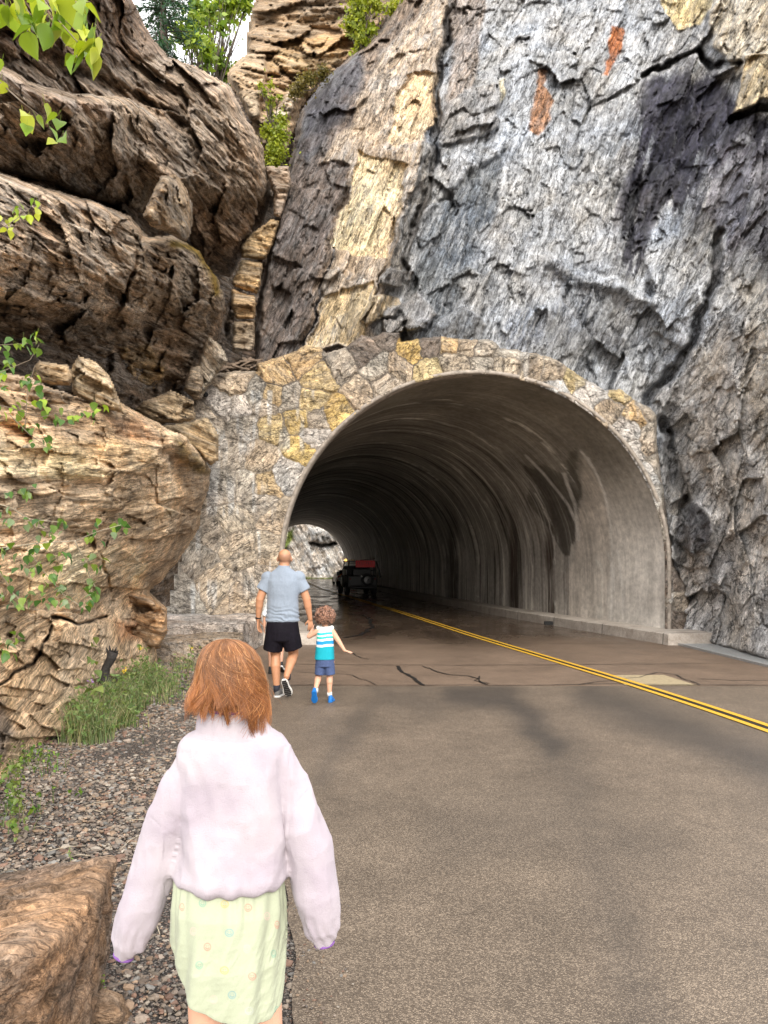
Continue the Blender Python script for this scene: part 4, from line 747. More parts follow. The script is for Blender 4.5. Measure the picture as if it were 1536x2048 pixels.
scatter('gravel', np.stack([xv, yv, szs*.3+.004], 1), szs, pc[RNG.integers(0, len(pc), n)]*.8, 'fine grit scattered onto the edge of the asphalt', M['pebble'])
# ------------------------------------------------------------------ people
def skinmat(name, col): 
    t = NT(name); co = t.n('TexCoord').outputs['Object']; n1 = t.noise(co, 14, 5, .6); n2 = t.noise(co, 160, 4, .6)
    t.set('Base Color', t.mix(t.mr(n1, .3, .7, 0, 1), (col[0]*1.08, col[1]*.95, col[2]*.88, 1), (col[0]*.9, col[1]*.92, col[2]*.9, 1)))
    t.set('Roughness', .5); t.set('Subsurface Weight', .12); t.set('Subsurface Radius', (.02, .008, .004)); t.set('Subsurface Scale', .4); t.set('Normal', t.bump(n2, .12, .002)); return t.m
def foldfn(scale, amp, seed, zlo=None, extra=None):
    """cloth wrinkles: ridges running mostly across the body"""
    def f(V, N):
        n = fbm(V*np.array(scale), 4, seed, .5, True)-.62; n2 = fbm(V*np.array(scale)*2.7+5, 3, seed+3)-.5
        a = amp*(n+.3*n2)
        if zlo is not None: a = a*(1+zlo[2]*sstep(zlo[1], zlo[0], V[:, 2]))
        if extra is not None: a = a+extra(V, N)
        return V+N*a[:, None]
    return f
def hand(wrist, d, palm_n, L, thumb_side, curl=.5, spread=.12):
    """palm, four unequal fingers and a thumb; d: direction of the fingers, palm_n: direction the palm faces"""
    d = unit(d); pn = unit(np.array(palm_n)-np.dot(palm_n, d)*d); s = unit(np.cross(d, pn))*thumb_side; w = np.array(wrist, float); pr = []
    pl = .52*L; hw = .21*L; k = L/.18
    for q in (-1, -.33, .33, 1): pr.append(cap(w+d*.02*k+s*hw*q*.35, w+d*pl+s*hw*q*.72, .0125*k, .0105*k, 10))
    for q, fl in ((1, .40), (.33, .46), (-.33, .43), (-1, .33)):
        p = w+d*pl+s*hw*q*.78; dr = unit(d+s*spread*q); seg = fl*L/3
        for j in range(3):
            c = curl*(.35+.55*j); dj = unit(dr*math.cos(c)+pn*math.sin(c)); p2 = p+dj*seg*(1.15-.15*j); pr.append(cap(p, p2, (.0088-.0008*j)*k, (.0082-.0009*j)*k, 8)); p = p2
    p = w+d*pl*.22+s*hw*.75; dj = unit(d*.75+s*.75+pn*.25); p2 = p+dj*.20*L; pr.append(cap(p, p2, .0125*k, .010*k, 8)); dj = unit(d*1.0+s*.25+pn*.45); pr.append(cap(p2, p2+dj*.17*L, .0098*k, .008*k, 8))
    return pr
def head(c, H, yaw=0, pitch=0, ears=True):
    """skull, jaw, brow, nose, lips and ears; faces +Y before yaw"""
    Rm = np.array(Matrix.Rotation(yaw, 3, 'Z')@Matrix.Rotation(pitch, 3, 'X')); c = np.array(c, float); q = lambda x, y, z: c+Rm@(np.array([x, y, z])*H); pr = []
    pr.append(ball(q(0, -.05, .12), np.array([.335, .42, .38])*H, Rm)); pr.append(ball(q(0, .08, -.10), np.array([.28, .33, .36])*H, Rm)); pr.append(ball(q(0, .17, -.30), np.array([.17, .19, .18])*H, Rm))
    pr.append(cap(q(0, .38, .03), q(0, .475, -.10), .035*H, .06*H, 8)); pr.append(cap(q(-.07, .37, -.20), q(.07, .37, -.20), .035*H, .035*H, 8)); pr.append(cap(q(-.15, .34, .06), q(.15, .34, .06), .05*H, .05*H, 8))
    if ears:
        for s in (-1, 1): pr.append(ball(q(.355*s, -.04, -.02), np.array([.055, .085, .135])*H, Rm@np.array(Matrix.Rotation(.3*s, 3, 'Z'))))
    return pr
def eyes(c, H, parent, yaw=0):
    Rm = np.array(Matrix.Rotation(yaw, 3, 'Z')); c = np.array(c)
    for s in (-1, 1): mk('eye', *ball(c+Rm@(np.array([.15*s, .345, .0])*H), .05*H, n=8), M['eyewhite'], parent)
M['eyewhite'] = plain('eye_white', (.8, .8, .78), .2)
def shoe(parent, heel, toe, up, L, Wd, mats, h=.075, socks=None, sole_t=.024, name='shoe'):
    """sole outline extruded, upper as a fused body; heel/toe are the ends of the sole"""
    heel, toe = np.array(heel, float), np.array(toe, float); f = unit(toe-heel); L = np.linalg.norm(toe-heel); u = unit(np.array(up)-np.dot(up, f)*f); s = np.cross(f, u)
    tt = np.linspace(0, 1, 15); hwp = Wd/2*np.array([.35, .62, .74, .76, .74, .72, .74, .80, .90, .98, 1.0, .97, .86, .62, .22]); k = len(tt)
    lo = np.concatenate([[heel+f*L*a+s*b for a, b in zip(tt, hwp)], [heel+f*L*a-s*b for a, b in zip(tt[::-1], hwp[::-1])]]); n = len(lo); c0 = lo.mean(0)
    rings = [c0+(lo-c0)*.9, lo+u*.003, lo+u*sole_t, c0+u*sole_t+(lo-c0)*.93]
    V = np.concatenate(rings+[[c0], [c0+u*sole_t]]); Fs = [(i*n+j, i*n+(j+1) % n, (i+1)*n+(j+1) % n, (i+1)*n+j) for i in range(3) for j in range(n)]
    Fs += [((j+1) % n, j, 4*n) for j in range(n)]+[(3*n+j, 3*n+(j+1) % n, 4*n+1) for j in range(n)]
    root = mk(name, V, Fs, mats[1], parent, smooth=False)
    # tread: darker ribs on the underside
    mb = MB(); fm = np.stack([s, f, u], 1)
    for j in range(9):
        a = .08+.84*j/8; ww = np.interp(a, tt, hwp)*1.5; mb.add(*box(heel+f*L*a-u*.003, (ww, L*.075, .008), fm))
    tr = mb.build('tread', mats[2], None, smooth=False); tr.parent = root; 
    pr = [cap(heel+f*L*.16+u*(sole_t+h*.35), heel+f*L*.50+u*(sole_t+h*.38), Wd*.36, Wd*.36, 12), cap(heel+f*L*.45+u*(sole_t+h*.22), heel+f*L*.80+u*(sole_t+h*.08), Wd*.38, Wd*.36, 12), cap(heel+f*L*.13+u*sole_t, heel+f*L*.17+u*(sole_t+h), Wd*.30, Wd*.33, 12)]
    up_ = fuse('upper', pr, .005, mats[0], None, 3, lambda V, N: V+u*np.maximum(sole_t*.8-((V-heel)@u), 0)[:, None]); up_.parent = root
    return root

# --- the man walking away, hand in hand with the small boy
YM = 9.27; km = YM/F
def J(x, y, dy=0, Y=YM): return P(x, y, Y)+np.array([0, dy, 0])
man = thing('person', 'bald man in a light blue t-shirt and black shorts walking away', 'person', (float(J(566, 0)[0]), YM, 0))
M['skin_m'] = skinmat('tanned_skin', (.50, .25, .145)); M['skin_b'] = skinmat('light_skin', (.62, .37, .26)); M['skin_g'] = skinmat('fair_skin', (.66, .40, .29))
HM = .235; hc = J(569.5, 1118)
Ls, Rs = J(536, 1155), J(597, 1155); Le, Re = J(520.5, 1198, -.02), J(613, 1199, .02); Lw, Rw = J(515.5, 1239, .03), J(619.5, 1239, .06)
Lk, Rk = J(550, 1312, .05), J(585, 1311, .10); La, Ra = J(553.5, 1377, .0), J(577.5, 1347, -.20); Lh, Rh = J(551, 1262), J(583, 1262)
pr = head(hc, HM)+[cap(J(569, 1128, -.02), J(567.5, 1148, -.03), .062, .068), cap(J(556, 1152, -.02), J(578, 1152, -.02), .085, .085), ball(J(567, 1180), (.185, .12, .17)), ball(J(567, 1215), (.165, .11, .15)), ball(J(567, 1250), (.17, .125, .13))]
for s, e, w_ in ((Ls, Le, Lw), (Rs, Re, Rw)): pr += [cap(s, e, .058, .05), cap(s, s+(e-s)*.25, .060, .062), cap(e, e+(w_-e)*.35, .048, .047), cap(e+(w_-e)*.25, w_, .046, .029)]
for h_, k_, a_ in ((Lh, Lk, La), (Rh, Rk, Ra)):
    c_ = k_+(a_-k_)*.30+np.array([0, -.025, 0]); pr += [cap(h_, k_, .095, .060), cap(k_, c_, .057, .062), cap(c_, a_, .060, .036), ball(k_+np.array([0, .02, 0]), .058)]
pr += [cap(La, J(553.5, 1388, .05), .036, .035), cap(Ra, J(577, 1352, -.18), .036, .035)]
pr += hand(Lw, (.06, .05, -1), (.9, -.3, 0), .185, -1, .55)+hand(Rw, (.06, -.02, -1), (-.1, .35, -.25), .18, -1, .9)
def man_skin(V):
    c = np.tile([1.0, 1.0, 1.0], (len(V), 1)); base = np.array([.50, .245, .135]); col = np.tile(base, (len(V), 1))
    hz = (V[:, 2]-hc[2])/HM; st = sstep(.32, .16, hz)*sstep(-.34, -.16, hz)*(V[:, 1] < hc[1]+.08); col = col*(1-st[:, None]*.45)+np.array([.16, .10, .075])*st[:, None]*.45
    beard = sstep(-.10, -.22, hz)*(V[:, 1] > hc[1]+.01)*(hz > -.6)*(np.abs(V[:, 0]-hc[0]) < .13); return col*(1-beard[:, None]*.8)+np.array([.05, .03, .02])*beard[:, None]*.8
M['man_skin'] = plain('man_skin', (1, 1, 1), .5, nscale=16, namt=.12, bump=.1, attr='col')
fuse('body', pr, .0065, M['man_skin'], man, 3, cols={'col': man_skin}); eyes(hc, HM, man)
mb = MB(); mb.add(*tube([Lw+np.array([0, 0, .028]), Lw+np.array([.001, 0, .006])], .036, 12)); mb.build('wristband', plain('black_strap', (.012, .012, .014), .5), man)
M['tee'] = plain('heather_jersey', (.23, .275, .34), .85, nscale=120, namt=.14, bump=.25, bd=.002, sheen=.15); M['blackcloth'] = plain('black_shorts_cloth', (.006, .0045, .009), .8, nscale=30, namt=.5, spec=.2)
x0 = float(J(566, 0)[0]); zz = lambda y: float(P(0, y, YM)[2]); xx = lambda x: float(P(x, 0, YM)[0])
se = [(xx(568), YM-.02, zz(1131), .066, .070), (xx(568), YM-.02, zz(1135), .078, .078), (xx(567.5), YM-.015, zz(1140), .115, .09), (xx(567), YM-.01, zz(1148), .178, .108), (xx(567), YM, zz(1162), .205, .135), (xx(566.5), YM, zz(1180), .198, .145), (xx(566), YM, zz(1200), .188, .14),
    (xx(565.5), YM, zz(1222), .192, .14), (xx(565), YM, zz(1236), .20, .145), (xx(565), YM, zz(1242), .203, .148), (xx(565), YM, zz(1243), .195, .14)]
pr = [sections(se, 36)]
for s, e, q in ((Ls, Le, -1), (Rs, Re, 1)):
    a = s+np.array([-.03*q, 0, .01]); b = s+(e-s)*.60+np.array([.008*q, 0, 0]); pr.append(tube([a, a+(b-a)*.3, a+(b-a)*.65, b, b+(b-a)*.01], [.070, .082, .082, .085, .078], 16)); pr.append(ball(s-np.array([0, 0, .004]), .082))
def tee_x(V, N): # pulled folds gathered above the hem
    z = V[:, 2]; m = sstep(zz(1205), zz(1232), z)*(z > zz(1241)); return m*.007*np.sin(z*120+22*fbm(V*np.array([4, 3, 3]), 4, 5)+ (V[:, 0]-x0)*9)*fbm(V*6+4, 2, 9)*1.6+.010*(fbm(V*np.array([5, 5, 3])+9, 3, 15)-.5)
fuse('t_shirt', pr, .006, M['tee'], man, 9, foldfn((7, 7, 4), .014, 61, None, tee_x))
se = [(xx(565), YM, zz(1238), .18, .13), (xx(565), YM, zz(1246), .19, .145), (xx(565), YM, zz(1262), .20, .15), (xx(565), YM, zz(1280), .195, .14), (xx(565), YM, zz(1284), .15, .10)]
pr = [sections(se, 30)]
for k_, hx, hy, q, r1 in ((Lk, 545, 1300, -1, .118), (Rk, 587, 1297.5, 1, .112)):
    a = P(565+14*q, 1266, YM); b = P(hx, hy-.5, YM+.03); pr.append(tube([a, a+(b-a)*.4, a+(b-a)*.8, b, b+(b-a)*.01], [.118, .118, r1, r1, r1-.01], 18, [.135, .135, .128, .128, .12]))
fuse('shorts', pr, .007, M['blackcloth'], man, 6, foldfn((8, 8, 3), .014, 71))
M['shoe_grey'] = plain('grey_mesh_shoe', (.13, .125, .12), .8, nscale=200, namt=.3, bump=.4); M['sole_white'] = plain('white_foam_sole', (.68, .67, .64), .6); M['tread_black'] = plain('black_rubber_tread', (.018, .017, .017), .6)
mats = (M['shoe_grey'], M['sole_white'], M['tread_black'])
h0 = J(553.5, 1396, -.04); h0[2] = .004; shoe(man, h0, h0+np.array([.03, .29, 0]), (0, 0, 1), .29, .118, mats, .085)
h1 = J(572.5, 1354, -.24); t1_ = J(581, 1388.5, -.12); t1_[2] = .03; shoe(man, h1, t1_, (0, .93, .3), .27, .112, mats, .08)
mb = MB(); mb.add(*tube([La+np.array([0, 0, .045]), La+np.array([0, .01, -.05])], [.041, .041], 14)); mb.build('sock', plain('navy_sock', (.02, .022, .035), .85), man)
mb = MB(); mb.add(*tube([Ra+(Rk-Ra)*.10, Ra+np.array([0, .03, -.05])], [.042, .042], 14)); mb.build('sock', bpy.data.materials['navy_sock'], man)

# --- the small boy
YB = 8.94
def B(x, y, dy=0): return P(x, y, YB)+np.array([0, dy, 0])
boy = thing('person', 'small curly haired boy in striped teal tank top holding a hand', 'person', (float(B(650, 0)[0]), YB, 0))
HB = .195; hb = B(650, 1236); s1_, s2_ = B(636, 1262), B(664, 1262); e1, e2 = B(618, 1273, .02), B(677.5, 1282, -.02); w1, w2 = B(622, 1262.5, .18), B(689, 1300, -.03)
k1_, k2_ = B(637, 1352, .02), B(659, 1352, .02); a1, a2 = B(633, 1375, -.12), B(659, 1386, .0)
pr = head(hb, HB, -.15)+[cap(B(650, 1248), B(650, 1258), .036, .04), cap(B(642, 1262), B(659, 1262), .045, .045), ball(B(650, 1280), (.10, .075, .11)), ball(B(650, 1306), (.10, .08, .09)), ball(B(650, 1322), (.105, .085, .07))]
for s, e, w_ in ((s1_, e1, w1), (s2_, e2, w2)): pr += [cap(s, e, .036, .029), cap(e, w_, .029, .019)]
for h_, k_, a_ in ((B(640, 1325), k1_, a1), (B(660, 1325), k2_, a2)): pr += [cap(h_, k_, .056, .038), cap(k_, k_+(a_-k_)*.35+np.array([0, -.012, 0]), .037, .038), cap(k_+(a_-k_)*.3+np.array([0, -.012, 0]), a_, .037, .024)]
pr += [cap(a2, a2+np.array([0, .03, -.05]), .024, .022), cap(a1, a1+np.array([0, .03, -.04]), .024, .022)]
pr += hand(w1, (.0, .55, .45), (.6, .4, -.3), .105, 1, .5)+hand(w2, (.95, -.1, -.30), (0, .25, -1), .105, 1, .12)
fuse('body', pr, .0045, M['skin_b'], boy, 3); eyes(hb, HB, boy, -.15)
zb = lambda y: float(P(0, y, YB)[2]); xb = lambda x: float(P(x, 0, YB)[0])
def tank_col(V):
    y = HY-(V[:, 2]-EYE)/YB*F+1.0*np.sin((V[:, 0]-xb(650))*30); c = np.tile([.74, .77, .76], (len(V), 1)); 
    for a, b, q in ((1264, 1268.5, (.02, .52, .55)), (1272, 1276, (.01, .55, .45)), (1280.5, 1287.5, (.01, .26, .62)), (1292, 1400, (.0, .33, .42))): c = np.where(((y > a) & (y < b))[:, None], np.array(q), c)
    c = np.where(((y < 1262) & (y > 1256))[:, None], np.array([.60, .64, .60]), c); return c
M['tank'] = plain('striped_jersey', (1, 1, 1), .85, nscale=60, namt=.08, attr='col')
se = [(xb(650), YB, zb(1252.5), .062, .045), (xb(650), YB, zb(1256), .072, .06), (xb(650), YB, zb(1262), .083, .078), (xb(650), YB, zb(1270), .094, .092), (xb(650), YB, zb(1285), .102, .10), (xb(649.5), YB, zb(1300), .108, .105), (xb(649), YB, zb(1314), .113, .108), (xb(649), YB, zb(1317.5), .115, .108), (xb(649), YB, zb(1318), .108, .10)]
fuse('tank_top', [sections(se, 30, 2.5), cap(B(637, 1256), B(640, 1270), .030, .04), cap(B(663, 1256), B(660, 1270), .030, .04)], .0045, M['tank'], boy, 2, foldfn((9, 9, 5), .006, 81), {'col': tank_col})
M['navy'] = plain('navy_jersey_shorts', (.055, .085, .19), .85, nscale=60, namt=.25)
se = [(xb(650), YB, zb(1314), .10, .09), (xb(650), YB, zb(1319), .110, .10), (xb(650), YB, zb(1332), .108, .10), (xb(650), YB, zb(1334), .08, .07)]; pr = [sections(se, 26)]
for x, q in ((639.5, -1), (660, 1)): a = B(x+2*-q, 1326); b = B(x, 1349); pr.append(tube([a, a+(b-a)*.5, b, b+(b-a)*.01], [.064, .062, .060, .054], 16, [.085, .08, .075, .07]))
fuse('shorts', pr, .0045, M['navy'], boy, 6, foldfn((10, 10, 6), .006, 91))
M['blue_rubber'] = plain('blue_rubber', (.01, .16, .50), .45, nscale=40, namt=.1); mt = (M['blue_rubber'],)*3
h0 = B(629.5, 1376, -.20); t0 = B(631, 1405, -.12); t0[2] = .012; shoe(boy, h0+np.array([.008, 0, 0]), t0, (.05, .95, .25), .165, .075, mt, .05, sole_t=.018, name='sandal')
h0 = B(660, 1397.5, -.03); h0[2] = .004; shoe(boy, h0, h0+np.array([.02, .165, 0]), (0, 0, 1), .165, .074, mt, .05, sole_t=.018, name='sandal')
M['sock_white'] = plain('white_sock', (.72, .72, .70), .9)
for a in (a1, a2): mb = MB(); mb.add(*tube([a+np.array([0, 0, .012]), a+np.array([0, .015, -.035])], [.029, .031], 14)); mb.build('sock', M['sock_white'], boy)
def curls(c, r, n, parent, mat, rad, seed, zmin=-.6, col=None, face=.5, lw=.0035, name='hair'):
    rg = np.random.default_rng(seed); mb = MB(); cs = []
    for k in range(n):
        th = rg.uniform(0, 2*np.pi); z = rg.uniform(zmin, 1); q = np.array([math.sqrt(max(1-z*z, 0))*math.cos(th), math.sqrt(max(1-z*z, 0))*math.sin(th), z])
        if q[1] > face and z < .45: continue
        p = c+q*r*rg.uniform(.86, 1.04); a = unit(rg.normal(size=3)+q*.4); b = unit(np.cross(a, rg.normal(size=3))); e = np.cross(a, b); t_ = np.linspace(0, rg.uniform(3, 8), 9); rr = rg.uniform(.5, 1)*rad
        pts = p+rr*(np.cos(t_)[:, None]*b+np.sin(t_)[:, None]*e)+a*(t_*rad*.22)[:, None]; V, Fs = tube(pts, lw*np.linspace(1, .5, 9), 4); mb.add(V, Fs); cs.append(np.tile(np.array(col)*rg.uniform(.25, 2.0), (len(V), 1)))
    return mb.build(name, mat, parent, cols={'col': np.concatenate(cs)})
def hairmat(name, rough=.38):
    t = NT(name); t.set('Base Color', t.attr('col')); t.set('Roughness', rough); t.set('Specular IOR Level', .6); t.set('Anisotropic', .5); return t.m
M['hair'] = hairmat('hair_strands')
hbx = hb+np.array([0, -.01, .022]); cp = fuse('hair', [ball(hbx, (.082, .092, .080))], .005, plain('hair_under', (.03, .014, .009), .7), boy, 2, lambda V, N: V+N*(.030*(fbm(V*38, 3, 3)-.5))[:, None])
hr = curls(hbx, np.array([.100, .108, .098]), 750, boy, M['hair'], .021, 5, -.75, (.22, .115, .075), lw=.0068); hr.parent = cp; hr.matrix_parent_inverse = Matrix()

# --- the child half hidden in front of the man
YC = 11.3
def K(x, y, dy=0): return P(x, y, YC)+np.array([0, dy, 0])
kid = thing('person', 'child in a white shirt almost hidden in front of the bald man', 'person', (float(K(551, 0)[0]), YC, 0))
hk = K(556, 1180); pr = head(hk, .20)+[cap(K(554, 1195), K(553, 1205), .045, .05), ball(K(553, 1225), (.13, .09, .14)), ball(K(553, 1255), (.12, .09, .12))]
for q, sx, ex_, wx_ in ((-1, 540, 531, 528.5), (1, 566, 574, 575)): pr += [cap(K(sx, 1210), K(ex_, 1228), .042, .035), cap(K(ex_, 1228), K(wx_, 1252), .034, .022)]+hand(K(wx_, 1252), (0, .1, -1), (-q, 0, 0), .13, q, .4)
for a, b, c_ in ((K(545, 1265), K(542, 1296), K(541, 1332)), (K(562, 1265), K(562, 1297), K(563, 1328, -.1))): pr += [cap(a, b, .07, .045), cap(b, c_, .046, .028)]
fuse('body', pr, .007, M['skin_b'], kid, 3); eyes(hk, .2, kid)
M['white_tee'] = plain('white_jersey', (.70, .74, .76), .85, nscale=50); zk = lambda y: float(P(0, y, YC)[2]); xk = lambda x: float(P(x, 0, YC)[0])
pr = [sections([(xk(553), YC, zk(1199), .07, .06), (xk(553), YC, zk(1205), .13, .09), (xk(553), YC, zk(1225), .15, .11), (xk(553), YC, zk(1258), .15, .11), (xk(553), YC, zk(1259), .14, .10)], 24)]
for s, e in ((K(540, 1209), K(530, 1232)), (K(566, 1209), K(576, 1232))): pr.append(tube([s, (s+e)/2, e], [.06, .058, .058], 12))
fuse('t_shirt', pr, .008, M['white_tee'], kid, 2)
pr = [sections([(xk(553), YC, zk(1255), .135, .10), (xk(553), YC, zk(1275), .14, .11)], 24)]+[tube([K(x, 1268), K(x-1, 1290), K(x-1, 1291)], [.078, .076, .07], 14) for x in (545, 562)]
fuse('shorts', pr, .008, M['blackcloth'], kid, 2)
h0 = K(541, 0); h0[2] = .004; shoe(kid, h0+np.array([0, -.05, 0]), h0+np.array([0, .16, 0]), (0, 0, 1), .2, .085, (M['tread_black'], M['tread_black'], M['tread_black']), .06)
h0 = K(564, 1331, -.16); shoe(kid, h0, K(566, 1344, .0)*np.array([1, 1, 0])+np.array([0, 0, .02]), (0, .9, .4), .2, .085, (M['tread_black'], M['sole_white'], M['tread_black']), .06)
curls(hk+np.array([0, -.01, .02]), np.array([.085, .095, .10]), 260, kid, M['hair'], .02, 8, -.5, (.12, .06, .03), lw=.006)

# --- the girl in the foreground
YG = 2.0; kg = YG/F
def G(x, y, dy=0): q = P(x, y, YG); q[2] = EYE+(HY-y)/F*1.935; return q
zg = lambda y: float(P(0, y, 1.885)[2]); xg = lambda x: float(P(x, 0, YG)[0]); YT = YG
girl = thing('person', 'girl with auburn hair in a white fleece pullover and pale green skirt', 'person', (xg(462), YT, 0))
HG = .172; hg = np.array([xg(462), YT+.01, zg(1378)])
pr = head(hg, HG, ears=True)+[cap((xg(465), YT-.01, zg(1440)), (xg(466), YT, zg(1490)), .047, .05), cap(G(440, 1530, 0), G(500, 1530, 0), .05, .05), ball((xg(466), YT, zg(1600)), (.115, .08, .15)), ball((xg(462), YT, zg(1800)), (.115, .085, .11))]
for q, hx, kx, ax in ((-1, 425, 412, 405), (1, 505, 515, 520)):
    a = np.array([xg(hx), YT, .74]); b = np.array([xg(kx), YT+(.0 if q < 0 else .14), .42]); c_ = np.array([xg(ax), YT+(-.05 if q < 0 else .16), .075]); pr += [cap(a, b, .072, .046), cap(b, b+(c_-b)*.3+np.array([0, -.012, 0]), .044, .046), cap(b+(c_-b)*.28+np.array([0, -.012, 0]), c_, .046, .030), cap(c_, c_+np.array([0, .03, -.03]), .03, .028)]
sl = {-1: [(402, 1526, 36), (374, 1580, 41), (345, 1650, 45), (318, 1730, 49), (290, 1810, 49), (268, 1870, 46), (256, 1912, 38)], 1: [(548, 1524, 36), (582, 1580, 39), (604, 1650, 41), (619, 1730, 45), (630, 1800, 46), (642, 1852, 43), (645, 1885, 37)]}
for q in (-1, 1): w_ = G(*sl[q][5][:2], 0); pr += [cap(G(sl[q][0][0]+12*-q, 1525, 0), G(*sl[q][3][:2], 0), .040, .03), cap(G(*sl[q][3][:2], 0), w_, .030, .022)]+hand(w_, (.12*q*-1*-.2, .1, -1), (-q, .2, 0), .09, q, .9)
fuse('body', pr, .006, M['skin_g'], girl, 3); eyes(hg, HG, girl)
# fleece pullover
t = NT('lilac_white_fleece'); co = t.n('TexCoord').outputs['Object']; n1 = t.noise(co, 260, 6, .75); n2 = t.noise(co, 35, 5, .6); n3 = t.noise(co, 6, 4, .5)
t.set('Base Color', t.mix(t.mr(n3, .35, .65, 0, 1), (.405, .355, .405, 1), (.485, .44, .47, 1))); t.set('Roughness', .95); t.set('Sheen Weight', .12); t.set('Sheen Roughness', .6); t.set('Specular IOR Level', 0)
t.set('Normal', t.bump(t.math('ADD', n1, t.math('MULTIPLY', n2, .7)), .5, .005)); M['fleece'] = t.m
se = [(465, 1434, 58, .062), (465, 1438, 63, .068), (465, 1452, 66, .072), (466, 1468, 69, .075), (467, 1481, 72, .077), (468, 1487, 84, .078), (468, 1495, 99, .082), (468, 1508, 108, .088), (469, 1530, 113, .094), (471, 1560, 112, .10), (469, 1610, 107, .104), (467, 1660, 104, .106), (464, 1710, 108, .110), (462, 1750, 114, .116), (461, 1776, 118, .122), (461, 1788, 117, .120), (461, 1796, 111, .114), (461, 1799, 103, .106), (461, 1800, 98, 0)]
pr = [sections([(xg(c), YT+.005, zg(y), h_*kg, d) for c, y, h_, d in se], 60, 2.35)]
for q in (-1, 1):
    pts = [G(x, y, 0) for x, y, r in sl[q]]; rr = [r*kg for x, y, r in sl[q]]; rr[0] *= 1.1
    tip = G(*((247, 1938) if q < 0 else (648, 1912)), 0); pts.append(tip); rr.append(.026); pts.append(tip+unit(tip-pts[-2])*.006); rr.append(.018)
    pr.append(tube(pts, rr, 28, [r*1.0 for r in rr]))
def fleece_x(V, N):
    px = 768+V[:, 0]/YG*F; px = 768+V[:, 0]/YG*F; py = HY+(EYE-V[:, 2])/1.9*F; a = np.zeros(len(V))
    for ln in ([(312, 1650), (340, 1668), (362, 1690)], [(622, 1600), (600, 1618), (578, 1660)], [(385, 1487), (465, 1490), (545, 1487)]): a -= .0016*np.exp(-(linesd(px, py, ln)/1.8)**2)
    th = np.arctan2(V[:, 1]-YT, V[:, 0]-xg(461)); tor = (px > 340) & (px < 582)
    a += tor*sstep(1690, 1780, py)*0.0028*np.sin(th*11+9*fbm(V*7, 2, 4)+(py-1780)*.02)                       # gathers over the hem
    a += tor*.010*(fbm(np.stack([(px-py*.35)/90, (py+px*.2)/160, py*0], 1), 3, 12)-.5)*2
    for q, (ax, ay, bx, by) in {-1: (247, 1938, 290, 1810), 1: (648, 1912, 630, 1800)}.items():
        d = np.array([bx-ax, by-ay], float); L = np.hypot(*d); d /= L; s_ = (px-ax)*d[0]+(py-ay)*d[1]; c_ = -(px-ax)*d[1]+(py-ay)*d[0]; m = (np.abs(c_) < 60)*((px < 350) if q < 0 else (px > 583))*sstep(110, 10, s_)
        a += m*.0016*np.sin(c_*.33+2.5*np.sin(s_*.035))
    return a
fuse('pullover', pr, .0042, M['fleece'], girl, 5, foldfn((5, 5, 2.8), .032, 101, None, fleece_x))
M['purple'] = plain('purple_binding', (.19, .085, .30), .8, nscale=120, bump=.4)
a_ = np.linspace(0, 2*np.pi, 50, endpoint=False); ringp = np.stack([xg(465)+.0735*np.cos(a_), YT+.006+.066*np.sin(a_), zg(1434)+.004*np.cos(a_*2)+.002], 1)
def ringtube(p, r): V, Fs = tube(np.vstack([p, p[:2]]), r, 8); return V, Fs
mb = MB(); mb.add(*ringtube(ringp, .0042)); mb.build('collar_binding', M['purple'], girl)
for q in (-1, 1):
    tip = G(*((246, 1941) if q < 0 else (649, 1915)), 0); ax = unit(tip-G(*sl[q][-1][:2], 0)); u_ = unit(np.cross(ax, (0, 1, 0))); v_ = np.cross(ax, u_)
    mb = MB(); mb.add(*ringtube(tip+.023*(np.cos(a_)[:, None]*u_+np.sin(a_)[:, None]*v_)-ax*.004, .0045)); mb.build('cuff_binding', M['purple'], girl)
# skirt with drawn-on round faces
nth, nz = 560, 210; th = np.linspace(0, 2*np.pi, nth, endpoint=False); tz = np.linspace(0, 1, nz)
TH, TZ = np.meshgrid(th, tz); TH, TZ = TH.ravel(), TZ.ravel()
hx = np.cos(TH)*108+457
hem = np.interp(hx, [345, 352, 362, 380, 405, 440, 480, 520, 550, 562, 570], [1880, 1915, 1945, 1985, 2012, 2032, 2050, 2062, 2064, 2050, 2020]); hem = np.where(np.sin(TH) > 0, 1935+.2*(hem-1950), hem)
pyv = 1786+(hem-1786)*TZ; f = (pyv-1786)/260
rx = np.interp(pyv, [1786, 1800, 1850, 1900, 1960, 2050], [103, 107, 110, 110, 107, 104])*kg; ry = np.interp(pyv, [1786, 1850, 1950, 2050], [.098, .118, .128, .125])
gath = (1-sstep(0, .5, f))*.0028*np.sin(TH*24+2*np.sin(TH*5))+.006*np.sin(TH*7+1.3+f*2)*sstep(.1, .9, f)+.0035*np.sin(TH*13+f*3)*sstep(.0, .3, f)
n3_ = fbm(np.stack([TH*2.2+f*2, f*2.4, TH*0], 1), 4, 7, .5, True)-.6; gath = gath+.012*n3_*sstep(.1, .6, f)
Vx = xg(457)+(rx+gath)*np.sign(np.cos(TH))*np.abs(np.cos(TH))**.92; Vy = YT+.005+(ry+gath)*np.sin(TH)*1.0; V = np.stack([Vx, Vy, EYE+(HY-pyv)/F*1.885], 1)
fx = 768+V[:, 0]/V[:, 1]*F; fy = HY+(EYE-V[:, 2])/V[:, 1]*F; bk = np.sin(TH) < .1
col = np.tile([.395, .43, .31], (len(V), 1))*(1+.06*(fbm(V*9, 3, 6)-.5))[:, None]
